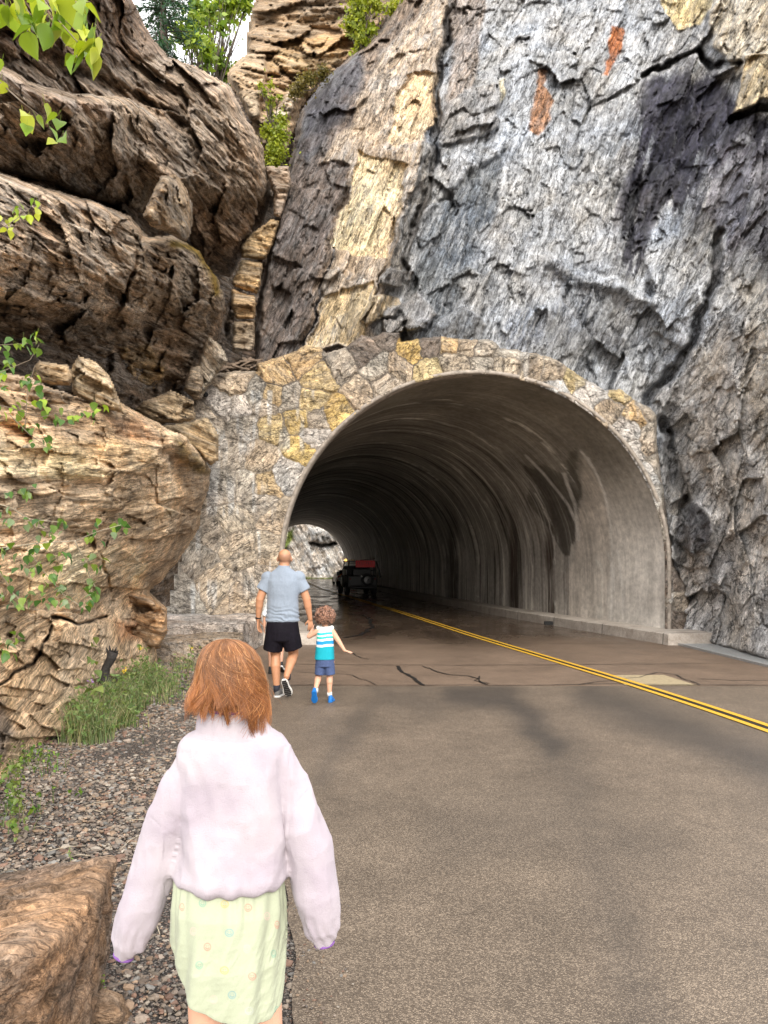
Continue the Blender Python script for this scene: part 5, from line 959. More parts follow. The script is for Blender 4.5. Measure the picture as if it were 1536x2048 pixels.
marks = [(365, 1814, 'r'), (406, 1806, 't'), (450, 1808, 'y'), (496, 1815, 'r'), (533, 1832, 'p'), (553, 1849, 'r'), (459, 1865, 'b'), (388, 1862, 'p'), (415, 1893, 'r'), (494, 1897, 'p'), (546, 1907, 't'), (399, 1930, 't'), (449, 1940, 'y'), (504, 1952, 'r'), (464, 1989, 'b'), (428, 1998, 'p'), (498, 2021, 'g'), (552, 2020, 't')]
mcs = dict(r=(.50, .13, .10), t=(.10, .33, .25), y=(.52, .36, .05), b=(.10, .30, .36), p=(.62, .42, .38), g=(.45, .48, .45))
for mx_, my_, cc in marks:
    k = (mx_-457)/112.0; sq = max(.45, math.sqrt(max(0, 1-k*k))); dx = (fx-mx_)/sq; dy = fy-my_; r = np.hypot(dx, dy); w_ = 1.0
    m = np.exp(-((r-7.2)/w_)**2)*.9; m = np.maximum(m, np.exp(-((r-3.8)/w_)**2)*(dy > .8)); m = np.maximum(m, np.exp(-(((np.abs(dx)-2.2)**2+(dy+2)**2)/1.3))); m = m*bk*(r < 11)
    col = col*(1-m[:, None]*.75)+np.array(mcs[cc])*m[:, None]*.75
hs = sstep(.975, .985, TZ); col = col*(1-.10*hs[:, None]); 
Fq = np.array([(i*nth+j, i*nth+(j+1) % nth, (i+1)*nth+(j+1) % nth, (i+1)*nth+j) for i in range(nz-1) for j in range(nth)])
M['skirt'] = plain('mint_cotton', (1, 1, 1), .85, nscale=300, namt=.06, bump=.25, bd=.001, attr='col', sheen=.1)
sk = mk('skirt', V, Fq, M['skirt'], girl, cols={'col': col}); md = sk.modifiers.new('s', 'SOLIDIFY'); md.thickness = .0022
mtw = (M['sole_white'],)*3
for ax, yy in ((405, YT-.09), (520, YT+.12)): h0 = np.array([xg(ax), yy, .004]); shoe(girl, h0, h0+np.array([0, .21, 0]), (0, 0, 1), .21, .08, mtw, .06)
# hair: thousands of strands gathered in locks
prof = np.array([(0, 0), (-.004, .030), (-.012, .048), (-.025, .064), (-.05, .077), (-.08, .084), (-.12, .092), (-.16, .099), (-.185, .101), (-.21, .100), (-.25, .10)]); prof[:, 0] += zg(1290)
dst = np.r_[0, np.cumsum(np.hypot(np.diff(prof[:, 0]), np.diff(prof[:, 1])))]; dst /= dst[-1]
rgh = np.random.default_rng(11); n = 9500; m = 18; nl = 120
lphi = rgh.uniform(0, 2*np.pi, nl); lend = rgh.normal(0, .019, nl); lcol = rgh.uniform(0, 1, nl); lcurl = rgh.normal(0, 1, nl)
lk = rgh.integers(0, nl, n); phi = lphi[lk]+rgh.normal(0, .06, n)
fm_ = ((np.sin(phi) > .55) & (rgh.random(n) < .9)); phi = np.where(fm_, -phi, phi)
side = np.cos(phi); zend = zg(1414)+lend[lk]*1.0+rgh.normal(0, .006, n)+np.where(side < -.3, -.004, 0)
longl = (side > .72) & (np.sin(phi) < .25) & (rgh.random(n) < .55); zend = np.where(longl, zg(1474)+rgh.normal(0, .010, n), zend)
tt = np.linspace(0, 1, m); start = np.abs(rgh.normal(0, .06, n)); zt = prof[0, 0]; allz = np.zeros((n, m)); 
endd = np.interp(-zend, -prof[:, 0], dst); ss = start[:, None]+(endd-start)[:, None]*tt[None]
rad = np.interp(ss, dst, prof[:, 1]); zz_ = np.interp(ss, dst, prof[:, 0]); depthk = np.clip(rgh.uniform(.84, 1.0, n)**.7+.035*rgh.normal(0, 1, nl)[lk], .8, 1.05)+(rgh.random(n) < .03)*rgh.uniform(.02, .09, n)
rad = rad*(depthk[:, None]+(1-depthk[:, None])*(1-tt[None])**2)
curl = sstep(.78, 1, tt)[None]*(np.where(side < -.5, .010, -.016)+.011*lcurl[lk])[:, None]; rad = np.maximum(rad+curl, 0.001)
lw_ = rgh.normal(0, 1, nl)[lk]; wv = (.006+.010*np.abs(lw_)[:, None])*np.sin(tt[None]*7+lk[:, None]*1.7)*tt[None]**1.5*1.3+.002*np.sin(tt[None]*23+np.arange(n)[:, None])*tt[None]
ph = phi[:, None]+(wv/.09)+sstep(.3, 1, tt)[None]*(lphi[lk]-phi)[:, None]*rgh.uniform(-.1, .95, n)[:, None]
X = xg(460)+rad*np.cos(ph)+.0; Yh = YT+.005+rad*np.sin(ph)*1.08; Zh = zz_+rgh.normal(0, .0012, n)[:, None]
X = X+np.where(longl, 1, 0)[:, None]*sstep(.7, 1, tt)[None]*.006-(.012*(1-tt)**2)[None]*1.0
Z0 = Zh; Yh = Yh-sstep(.55, 1, tt)[None]*np.maximum(-np.sin(phi), 0)[:, None]*.006
ctr = np.stack([X, Yh, Z0], -1); wd = (.00046*np.array([1-.6*a for a in tt]))[None]*rgh.uniform(.7, 1.5, n)[:, None]
T_ = np.gradient(ctr, axis=1); T_ /= np.linalg.norm(T_, axis=2)[..., None]+1e-9; nr = np.stack([np.cos(ph), np.sin(ph), 0*ph], -1); sd_ = np.cross(T_, nr); sd_ /= np.linalg.norm(sd_, axis=2)[..., None]+1e-9; nr = np.cross(sd_, T_)
V = np.stack([ctr+sd_*wd[..., None]*1.5, ctr-sd_*wd[..., None]*1.5, ctr+nr*wd[..., None]*1.2], 2).reshape(-1, 3)
b0 = (np.arange(n)*m*3)[:, None, None]+(np.arange(m-1)*3)[None, :, None]; Fh = []
for j in range(3): k = (j+1) % 3; Fh.append(np.stack([b0[..., 0]+j, b0[..., 0]+k, b0[..., 0]+3+k, b0[..., 0]+3+j], -1).reshape(-1, 4))
Fh = np.concatenate(Fh); mixv = np.clip(lcol[lk]*.55+rgh.random(n)*.55, 0, 1); base = np.array([.09, .036, .014])*(1-mixv)[:, None]+np.array([.40, .17, .06])*mixv[:, None]; base = np.where((rgh.random(n) < .06)[:, None], np.array([.62, .34, .15]), base)
tipc = np.array([1.35, 1.2, 1.0]); gradt = (1+(tipc-1)[None]*sstep(.45, 1, tt)[:, None])[None]; cols = (base[:, None]*gradt); cols = np.repeat(cols.reshape(-1, 3), 3, 0)
capv = []; Rp = prof[:8].copy(); 
under = fuse('hair', [sections([(xg(460), YT+.005, z, max(r*.87, .003), max(r*.95, .003)) for z, r in prof[::-1] if z > zg(1438)-.001], 40, 2)], .005, plain('hair_shadow', (.13, .05, .018), .6), girl, 3)
hs_ = mk('strands', V, Fh, M['hair'], None, cols={'col': cols}); hs_.parent = under; hs_.matrix_parent_inverse = Matrix.Translation(-girl.location)@Matrix(); hs_.matrix_parent_inverse = Matrix()
# ------------------------------------------------------------------ vehicles
def wheel(parent, c, r, w_, yaw, mats):
    rot = Matrix.Rotation(yaw, 3, 'Z'); ax = np.array(rot@Vector((1, 0, 0)))
    c = np.array(c); prof = [(-.5, .62), (-.5, .9), (-.42, .985), (-.2, 1.0), (.2, 1.0), (.42, .985), (.5, .9), (.5, .62)]
    pts = [c+ax*w_*a for a, b in prof]; V = []; n = 32; th = np.linspace(0, 2*np.pi, n, endpoint=False); f = np.array(rot@Vector((0, 1, 0)))
    for a, b in prof: k = 1+.012*np.sign(np.sin(th*16)); V.append(c+ax*w_*a+(np.cos(th)[:, None]*f+np.sin(th)[:, None]*np.array([0, 0, 1]))*(r*b*k)[:, None])
    m = len(prof); Fs = [(i*n+j, i*n+(j+1) % n, (i+1)*n+(j+1) % n, (i+1)*n+j) for i in range(m-1) for j in range(n)]+[((m-1)*n+j, (m-1)*n+(j+1) % n, (j+1) % n, j) for j in range(n)]
    wo = mk('wheel', np.concatenate(V), Fs, mats[0], parent, smooth=False); mb = MB()
    V, F_ = tube([c-ax*w_*.40, c-ax*w_*.36, c+ax*w_*.36, c+ax*w_*.40], [r*.58, r*.62, r*.62, r*.58], 24); mb.add(V, F_); V, F_ = tube([c-ax*w_*.5, c+ax*w_*.5], r*.16, 12); mb.add(V, F_)
    rm_ = mb.build('rim', mats[1], None); rm_.parent = wo; return wo
M['tyre'] = plain('tyre_rubber', (.015, .015, .016), .8); M['rim'] = plain('dull_steel_rim', (.20, .20, .20), .45, .7); M['blackpaint'] = plain('black_truck_paint', (.012, .012, .013), .45, nscale=8, bump=.05)
M['palepaint'] = plain('pale_fender_paint', (.80, .78, .74), .45, nscale=6, namt=.15, bump=.05); M['redpaint'] = plain('red_car_paint', (.38, .012, .02), .3, nscale=5, bump=0); M['glass'] = plain('dark_glass', (.03, .045, .045), .08, nscale=3, bump=0)
M['frame_metal'] = plain('rack_tubing', (.05, .048, .045), .5, .3); M['amber'] = plain('lit_amber_beacon', (1, .55, .15), .4, emis=1.2, bump=0); M['taillight'] = plain('tail_lens', (.10, .006, .006), .25, bump=0); M['lamp_amber'] = plain('amber_lens', (.8, .42, .05), .3, bump=0); M['chrome'] = plain('bright_fitting', (.6, .6, .6), .25, .9, bump=0)
M['signred'] = plain('red_sign_board', (.50, .010, .014), .4, nscale=6, bump=0, emis=.03); M['signmark'] = plain('dark_sign_lettering', (.05, .004, .004), .5, bump=0)
TY = R(11.5); T0 = np.array([float(P(727, 0, 40)[0]), 40.0, 0]); RT_ = Matrix.Rotation(TY, 3, 'Z'); RTn = np.array(RT_)
truck = thing('service_truck', 'dark utility truck with an overhead rack and red sign board driving inside the tunnel', 'truck', tuple(T0))
def tl(*p): return T0+RTn@np.array(p, float)
def tb(name, boxes, mat, bev=.02, parent=truck):
    mb = MB()
    for c, s in boxes: V, Fs = box((0, 0, 0), s); mb.add((V@RTn.T)+tl(*c), Fs)
    o = mb.build(name, mat, parent, smooth=False)
    if bev: md = o.modifiers.new('b', 'BEVEL'); md.width = bev; md.segments = 2
    return o
# body: rear tub, hood, cab
tb('body', [((0, 1.35, .73), (1.56, 2.0, .62)), ((0, 3.2, .78), (1.25, 1.5, .52)), ((0, .36, .42), (1.5, .12, .12)), ((0, 2.0, .42), (1.2, 3.4, .16))], M['blackpaint'], .05)
tb('cab', [((0, 2.35, 1.28), (1.42, .10, .50)), ((-.72, 1.6, 1.30), (.06, 1.2, .06)), ((.72, 1.6, 1.30), (.06, 1.2, .06)), ((0, 1.45, 1.53), (1.40, 1.9, .07)), ((-.68, .7, 1.25), (.07, .07, .55)), ((.68, .7, 1.25), (.07, .07, .55)), ((.1, 1.2, 1.2), (.95, .25, .35))], M['blackpaint'], .02)
tb('windscreen', [((0, 2.42, 1.28), (1.25, .02, .36))], M['glass'], 0)
tb('tailgate', [((0, .33, .76), (1.40, .05, .50))], M['blackpaint'], .02)
tb('side_panel', [((-.80, 1.75, 1.22), (.03, .75, .36)), ((-.80, .85, 1.22), (.03, .38, .3))], M['palepaint'], .02)
fp = [cap(tl(-.70, 2.75, .78), tl(-.68, 3.7, .80), .15, .14), cap(tl(-.70, 2.6, .50), tl(-.70, 2.8, .80), .10, .15), cap(tl(-.68, 3.7, .80), tl(-.68, 3.95, .55), .14, .08)]
fuse('fender', fp, .03, M['palepaint'], truck, 4); fuse('fender', [cap(tl(.70, 2.75, .78), tl(.68, 3.7, .80), .15, .14), cap(tl(.70, 2.6, .50), tl(.70, 2.8, .80), .10, .15)], .03, M['blackpaint'], truck, 4)
for x in (-.72, .72):
    for y in (.95, 3.35): wheel(truck, tl(x, y, .36), .36, .22, TY, (M['tyre'], M['rim']))
wheel(truck, tl(.25, .22, .82), .33, .2, TY+R(90), (M['tyre'], M['rim']))
mb = MB()
def bar(a, b, r): mb.add(*tube([tl(*a), tl(*b)], r, 8))
for x in (-.74, .74):
    bar((x, .45, 1.02), (x*.92, .55, 1.80), .035); bar((x, 2.3, 1.02), (x*.92, 2.2, 1.80), .035); bar((x*.92, .3, 1.80), (x*.92, 2.6, 1.80), .03)
bar((.76, .45, 1.8), (.98, .3, .92), .05)
for y in (.55, 1.3, 2.2): bar((-.72, y, 1.80), (.72, y, 1.80), .025)
bar((-.70, .8, 1.70), (-.2, .8, 1.70), .02); bar((-.1, .5, 1.85), (.72, .5, 1.93), .02)
for x in (-.55, -.47, -.39, -.31): bar((x, .6, 1.8), (x+.02, .6, 1.92+.04*(x+.5)), .010)
mb.build('roof_rack', M['frame_metal'], truck)
sg = tb('sign_board', [((.17, .42, 1.66), (1.04, .05, .36))], M['signred'], .01)
mb = MB(); rg = np.random.default_rng(4)
for k in range(8):   # the lettering is too dark to read in the picture: heavy strokes of the same size
    x = -.26+k*.118
    for (a, b, c_, d_) in (((0, 0, .016, .13),), ((0, 0, .016, .13), (.03, .055, .05, .016)), ((0, 0, .016, .13), (.03, 0, .05, .016), (.03, -.057, .05, .016)))[k % 3]:
        V, Fs = box((0, 0, 0), (c_, .008, d_)); mb.add((V@RTn.T)+tl(x+a, .389, 1.70+b), Fs)
    so_ = mb.build('letter', M['signmark'], None, smooth=False); so_.parent = sg; mb = MB()
mb = MB(); mb.add(*sections([(0, 0, 0, .06, .06), (0, 0, .04, .075, .075), (0, 0, .10, .06, .06), (0, 0, .13, .02, .02)], 14, 2)); mb.V[0] = mb.V[0]+tl(-.82, .75, 1.80); mb.build('beacon', M['amber'], truck)
tb('marker_light', [((-.55, .5, 1.86), (.28, .05, .03))], M['lamp_amber'], 0)
for x in (-.05, .10): tb('reverse_lamp', [((x, .29, 1.03), (.05, .03, .05))], M['chrome'], 0)
for x in (-.66, .66): tb('tail_lamp', [((x, .3, .88), (.10, .04, .12))], M['taillight'], .01)
tb('mirror', [((-.98, 2.5, 1.12), (.16, .04, .22))], M['blackpaint'], .01)
# red car farther on, mostly hidden by the truck
CYaw = R(10); K0 = np.array([float(P(689, 0, 63)[0]), 63.0, 0]); RC = np.array(Matrix.Rotation(CYaw, 3, 'Z'))
car = thing('parked_car', 'small dark red car ahead of the truck, mostly hidden behind its pale fender', 'car', tuple(K0))
def cl_(secs, name, mat):
    """body lofted along its length: (y, half width, z low, z high)"""
    V = []; 
    for y, hw, z0, z1 in secs:
        ring = [(-hw, z0), (-hw*1.0, z0+(z1-z0)*.6), (-hw*.86, z1), (hw*.86, z1), (hw, z0+(z1-z0)*.6), (hw, z0)]
        V += [K0+RC@np.array([x, y, z]) for x, z in ring]
    m = len(secs); Fs = [(i*6+j, i*6+(j+1) % 6, (i+1)*6+(j+1) % 6, (i+1)*6+j) for i in range(m-1) for j in range(6)]+[tuple(range(6))[::-1], tuple(range((m-1)*6, m*6))]
    o = mk(name, V, Fs, mat, car, smooth=False); md = o.modifiers.new('b', 'BEVEL'); md.width = .05; md.segments = 3; return o
cl_([(-1.95, .70, .40, .85), (-1.85, .80, .28, .92), (-.8, .84, .22, .90), (.8, .84, .22, .88), (1.7, .80, .26, .76), (1.95, .68, .38, .66)], 'body', M['redpaint'])
cl_([(-1.55, .62, .90, .93), (-1.05, .60, .88, 1.20), (.1, .60, .88, 1.22), (.8, .62, .86, .90)], 'cabin', M['glass'])
for x in (-.74, .74):
    for y in (-1.25, 1.3): wheel(car, K0+RC@np.array([x, y, .30]), .30, .2, CYaw, (M['tyre'], M['rim']))
for x in (-.62, .62): V, Fs = box((0, 0, 0), (.26, .05, .13)); mk('tail_lamp', V@RC.T+K0+RC@np.array([x, -1.94, .80]), Fs, M['lamp_amber'] if x < 0 else M['taillight'], car, smooth=False)

# ------------------------------------------------------------------ near boulder, bottom left
def hullrock(pts, name, label, base, seed, voxel=.02, amp=.07, axis=(1, -.2), mat='tan', sub=.03):
    bm = bmesh.new()
    for p in pts: bm.verts.new(p)
    bmesh.ops.convex_hull(bm, input=bm.verts); me = bpy.data.meshes.new('t'); bm.to_mesh(me); bm.free(); t_ = bpy.data.objects.new('t', me); C.objects.link(t_)
    md = t_.modifiers.new('r', 'REMESH'); md.mode = 'VOXEL'; md.voxel_size = voxel; sm = t_.modifiers.new('s', 'SMOOTH'); sm.iterations = 1
    me2 = bpy.data.meshes.new_from_object(t_.evaluated_get(bpy.context.evaluated_depsgraph_get())); bpy.data.objects.remove(t_)
    n_ = len(me2.vertices); V = np.zeros(n_*3, np.float32); me2.vertices.foreach_get('co', V); V = V.reshape(-1, 3).astype(float); N = np.zeros(n_*3, np.float32); me2.vertices.foreach_get('normal', N); N = N.reshape(-1, 3)
    u = unit((axis[0], .1, axis[1])); wv = unit(np.cross(u, (0, 1, .1))); st = np.stack([V@u, V@np.cross(wv, u), V@wv], 1)
    h1, e1, _ = facets(st*np.array([3, 4, 6]), seed, 1.0); h2, e2, _ = facets(st*np.array([8, 10, 18]), seed+5, 1.0)
    tau = st[:, 2]/.05+2*fbm(st*3, 4, seed+8); f = tau-np.floor(tau); lg = np.where(f < .8, f/.8, (1-f)/.2)-.5
    V = V+N*(amp*.35*(h1-.5)+amp*.5*(h2-.5)+amp*.14*lg*fbm(st*4, 3, seed+4)+amp*.6*(fbm(st*14, 5, seed+9)-.5))[:, None]
    me2.vertices.foreach_set('co', V.astype(np.float32).reshape(-1)); me2.polygons.foreach_set('use_smooth', np.ones(len(me2.polygons), bool))
    col = np.tile(np.array(base), (n_, 1))*(.6+.8*fbm(st*np.array([2, 2, 5]), 4, seed+2))[:, None]
    tc_ = fbm(st*3+7, 4, seed+12); g_ = sstep(.45, .6, tc_)[:, None]; col = col*(1-.5*g_)+np.array([.17, .135, .115])*.5*g_
    me2.attributes.new('col', 'FLOAT_COLOR', 'POINT').data.foreach_set('color', np.c_[col, np.ones(n_)].astype(np.float32).reshape(-1)); me2.attributes.new('aux', 'FLOAT_COLOR', 'POINT').data.foreach_set('color', np.tile([0, .25, .5, 1], n_).astype(np.float32))
    me2.attributes.new('st', 'FLOAT_VECTOR', 'POINT').data.foreach_set('vector', (st*2.6).astype(np.float32).reshape(-1)); me2.materials.clear(); me2.materials.append(M[mat]); me2.name = name
    o = bpy.data.objects.new(name, me2); C.objects.link(o); return tag(o, label, 'boulder')
M['nearrock'] = rockmat('near_rust_rock', (2, 6, 8), (.58, .50, .42), .42, 3.5, .03, ((1.12, .98, .82), (.92, .96, 1.02)), .04, .6, .05)
def gz(x, y, Y): return tuple(P(x, y, Y))
top = [gz(-260, 1800, 3.3), gz(-60, 1770, 3.25), gz(60, 1745, 3.2), gz(222, 1712, 3.05), gz(228, 1722, 2.95), gz(212, 1760, 2.85), gz(190, 1830, 2.5), gz(150, 1930, 2.3), gz(90, 1905, 2.12), gz(0, 1920, 2.02), gz(-260, 1960, 1.95)]
bot = [(x, y, -.12) for x, y, z in top]; bot = [(x+.04*(1 if x > -1.2 else 0)*-1, y, z) for x, y, z in bot]
hullrock(top+bot, 'boulder', 'rust brown angular boulder at the bottom left corner beside the gravel', (.36, .24, .155), 301, .011, .03, mat='nearrock')
hullrock([(-1.02+a, 2.55+b, c) for a, b, c in ((0, 0, -.05), (.16, .02, -.05), (.14, .2, -.05), (0, .2, -.05), (.02, .02, .11), (.12, .04, .10), (.1, .16, .09), (.02, .16, .12))], 'rock', 'small orange brown stone between the big boulder and the girl sleeve', (.40, .24, .12), 311, .012, .03, mat='nearrock')
# red cord on the gravel
cd = [gp_(183, 1972), gp_(196, 1992), gp_(192, 2006), gp_(205, 2020), gp_(218, 2030), gp_(214, 2046), gp_(190, 2052)]; s_ = np.linspace(0, 6, 40); cdv = np.stack([np.interp(s_, range(7), [c[0] for c in cd]), np.interp(s_, range(7), [c[1] for c in cd])], 1)
cdv = np.c_[cdv[:, 0]+.006*np.sin(s_*7), cdv[:, 1], shz(cdv[:, 0], cdv[:, 1])+.03+.006*np.sin(s_*5)]; mb = MB(); mb.add(*tube(cdv, .0022, 6)); o = mb.build('cord', plain('red_cord', (.5, .03, .02), .6)); tag(o, 'thin red cord lying curled on the gravel', 'cord')
# drilled hole in the portal masonry
mb = MB(); mb.add(*tube([P(411, 789, 16.17), P(411, 789, 16.6)], .055, 16)); o = mb.build('drain_pipe', bpy.data.materials['hole_black']); tag(o, 'small round black drain pipe mouth at the upper left of the portal', 'pipe')
# ------------------------------------------------------------------ plants
def leafmat(name, trans=.25, rough=.45):
    t = NT(name); c = t.attr('col'); t.set('Base Color', c); t.set('Roughness', rough); t.set('Specular IOR Level', .4)
    tr = t.n('BsdfTranslucent', {'Color': t.mix(1.0, c, (1.25, 1.2, .5, 1), 'MULTIPLY')}); ms = t.n('MixShader', {0: trans, 1: t.b.outputs[0], 2: tr.outputs[0]}); t.t.links.new(ms.outputs[0], t.t.nodes['Material Output'].inputs[0]); return t.m
M['leaf'] = leafmat('living_leaf', .35); M['twig'] = plain('young_twig', (.16, .12, .08), .7, nscale=60); M['bark'] = plain('bark', (.09, .07, .055), .85, nscale=20, namt=.5, bump=.6, bd=.01); M['paletwig'] = plain('pale_twig', (.40, .34, .25), .7, nscale=60)
# heart shaped leaf: midrib fold and drooping tip
LO = [(0, 0), (.24, .03), (.42, .20), (.46, .40), (.36, .62), (.18, .84), (0, 1.06), (-.18, .84), (-.36, .62), (-.46, .40), (-.42, .20), (-.24, .03)]
LV = np.array([(x, y, abs(x)*.30-.22*y*y+.03*math.sin(y*9+x*7)) for x, y in LO]+[(0, .35, -.03), (0, .68, -.11)])
LF = [(0, 1, 12), (1, 2, 12), (2, 3, 12), (3, 13, 12), (3, 4, 13), (4, 5, 13), (5, 6, 13), (6, 7, 13), (7, 8, 13), (8, 9, 13), (9, 12, 13), (9, 10, 12), (10, 11, 12), (11, 0, 12)]
def leaves(centers, sizes, rg, cols, droop=.8, spread=1.0):
    """one mesh worth of leaves; each hangs from its own stalk"""
    V, Fs, Cc = [], [], []; n = 0
    for c, s, col in zip(centers, sizes, cols):
        yaw = rg.uniform(0, 2*np.pi); pit = -rg.normal(droop, .35); roll = rg.normal(0, .5)
        Rm = np.array(Matrix.Rotation(yaw, 3, 'Z')@Matrix.Rotation(pit, 3, 'X')@Matrix.Rotation(roll, 3, 'Y')); v = (LV*np.array([.95, 1, 1])*s)@Rm.T+c
        pet = c-Rm@np.array([0, .4*s, 0])*.6+np.array([0, 0, .3*s]); w_ = .018*s; V.append(np.vstack([v, [pet, pet+np.array([w_, 0, 0]), c+np.array([w_, 0, 0])]])); Fs += [tuple(i+n for i in f) for f in LF]+[(n+14, n+15, n+16, n)]; n += 17
        k = rg.uniform(.75, 1.25); Cc.append(np.tile(np.array(col)*k, (17, 1)))
    return np.concatenate(V), Fs, np.concatenate(Cc)
YGc = [(.36, .44, .035), (.28, .40, .035), (.42, .47, .07), (.18, .30, .03)]; DG = [(.045, .11, .025), (.07, .15, .03), (.13, .22, .035), (.20, .28, .05), (.22, .30, .16)]
def branch(name, label, Y, stems, pts, size, cols, nper, seed, r0=.004, twm='twig', droop=.8, jit=14, cat='branch', group=None):
    rg = np.random.default_rng(seed); root = thing(name, label, cat, tuple(P(*stems[0][0], Y)), group); mb = MB()
    for st in stems:
        p = np.array([P(x, y, Y+.12*math.sin(i*1.3+seed)) for i, (x, y) in enumerate(st)]); q = np.stack([np.interp(np.linspace(0, len(p)-1, len(p)*4), range(len(p)), p[:, k]) for k in range(3)], 1); mb.add(*tube(q, np.linspace(r0, r0*.4, len(q)), 6))
    mb.build('twig', M[twm], root); cs, ss, cc = [], [], []
    for pt in pts:
        x, y = pt[:2]
        for k in range(nper): Yk = Y+rg.normal(0, .03*Y); cs.append(P(x+rg.normal(0, jit), y-size*.25+rg.normal(0, jit*.8), Yk)); ss.append(size/F*Y*rg.uniform(.65, 1.15)); cc.append(cols[rg.integers(0, len(cols))])
    V, Fs, Cc = leaves(cs, ss, rg, cc, droop); mk('leaves', V, Fs, M['leaf'], root, cols={'col': Cc}, smooth=True); return root
branch('leafy_branch', 'large bright green leaves hanging into the top left corner', 2.2, [[(-120, -60), (30, -10), (62, 30)], [(20, -60), (80, -10), (118, 42), (155, 84)], [(60, -40), (110, 20), (150, 60)], [(90, -40), (130, 5), (180, 4)]],
    [(15, 18), (40, 45), (62, 42), (90, 45), (62, 68), (100, 58), (135, 20), (170, 10), (172, 62), (185, 70), (160, 100), (185, 100), (125, 70), (140, 45), (80, 15), (110, 10), (30, 10), (195, 110), (150, 15), (150, 122)], 44, YGc, 3, 1, .0035, jit=9)
branch('leafy_branch', 'drooping spray of green leaves at the left edge below the top corner', 2.25, [[(-60, 130), (0, 165), (45, 205), (90, 240)]],
    [(8, 130), (4, 165), (8, 195), (48, 235), (62, 235), (60, 255), (82, 250), (95, 262), (110, 245), (125, 255), (112, 285), (97, 215), (120, 270)], 34, YGc, 1, 2, .003, jit=6)
branch('leafy_branch', 'small cluster of yellow green leaves at the left edge, beside the brown band', 3.4, [[(-60, 475), (0, 458), (30, 440), (62, 415)]],
    [(10, 455), (22, 462), (38, 420), (50, 430), (62, 405), (75, 412), (28, 445), (8, 478), (60, 440), (5, 440)], 18, YGc, 2, 3, .0025, jit=8)
branch('sapling', 'slender green sapling twigs in front of the ledge, left edge halfway up', 4.2, [[(-60, 760), (0, 745), (60, 720), (78, 690)], [(-60, 700), (0, 690), (40, 688), (75, 685)], [(50, 860), (55, 780), (70, 730)], [(-60, 800), (20, 815), (80, 835), (140, 820), (210, 806)], [(20, 830), (60, 870), (90, 890)]],
    [(30, 680), (55, 684), (45, 700), (75, 682), (68, 700), (62, 762), (72, 772), (40, 765), (75, 785), (5, 745), (5, 785), (25, 815), (40, 828), (78, 800), (82, 808), (110, 828), (120, 830), (145, 838), (152, 830), (190, 815), (198, 822), (183, 828), (40, 855), (65, 860), (72, 885), (95, 890), (85, 880), (20, 740), (10, 700), (0, 830), (20, 720)], 17, [DG[2], DG[3], DG[1], YGc[1]], 3, 4, .0028, jit=9)
branch('sapling', 'green sapling spreading heart shaped leaves across the tan rock, lower left', 3.9, [[(-60, 1105), (10, 1095), (75, 1086), (150, 1082), (198, 1062), (242, 1050)], [(150, 1082), (168, 1120), (182, 1160), (195, 1180)], [(55, 1100), (85, 1140), (128, 1190), (170, 1218)], [(-60, 1100), (0, 1145), (25, 1185), (50, 1210)], [(-60, 990), (20, 1015), (60, 1038), (125, 1045)], [(60, 1038), (50, 1060)]],
    [(20, 995), (52, 985), (62, 990), (68, 985), (8, 1020), (16, 1045), (52, 1055), (62, 1045), (82, 1050), (125, 1050), (118, 1042), (112, 1072), (86, 1082), (92, 1070), (185, 1045), (178, 1070), (192, 1078), (240, 1048), (232, 1062), (245, 1052), (228, 1068), (65, 1105), (60, 1112), (122, 1120), (128, 1108), (115, 1125), (12, 1110), (24, 1106), (48, 1135), (62, 1145), (70, 1130), (172, 1125), (195, 1132), (185, 1120), (100, 1155), (112, 1150), (95, 1170), (185, 1172), (178, 1168), (10, 1150), (15, 1160), (108, 1172), (130, 1180), (140, 1175), (48, 1195), (60, 1205), (25, 1212), (12, 1185), (92, 1200), (85, 1195), (138, 1205), (130, 1200), (170, 1208), (178, 1202), (175, 1195), (190, 1185), (30, 1200), (0, 1190)], 17, DG, 3, 5, .003, 'paletwig', jit=8)
branch('sapling', 'small sprig of green leaves at the left edge near the pale rock foot', 3.9, [[(-60, 1290), (0, 1280), (30, 1275)]], [(8, 1285), (20, 1290), (35, 1282), (22, 1300), (5, 1300), (-10, 1275)], 19, DG, 3, 6, .0025, jit=8)

def leafcloud(cs, n, sp, size, rg, cols, asp=1.6):
    """many small leaf faces spread through a crown"""
    cs = np.array(cs, float); k = rg.integers(0, len(cs), n); r = cs[k, 3]*np.abs(rg.normal(0, .75, n)); d = rg.normal(size=(n, 3)); d /= np.linalg.norm(d, axis=1)[:, None]; p = cs[k, :3]+d*r[:, None]*sp
    a = rg.normal(size=(n, 3)); a /= np.linalg.norm(a, axis=1)[:, None]; b = np.cross(a, rg.normal(size=(n, 3))); b /= np.linalg.norm(b, axis=1)[:, None]; s = (size*rg.uniform(.5, 1.3, n))[:, None]
    V = np.stack([p-a*s*asp*.5, p+b*s*.5, p+a*s*asp*.5, p-b*s*.5], 1).reshape(-1, 3); c = np.array(cols)[(k+rg.integers(0, 2, n)) % len(cols)]*rg.uniform(.6, 1.35, (n, 1)); return V, np.arange(4*n).reshape(n, 4), np.repeat(c, 4, 0)
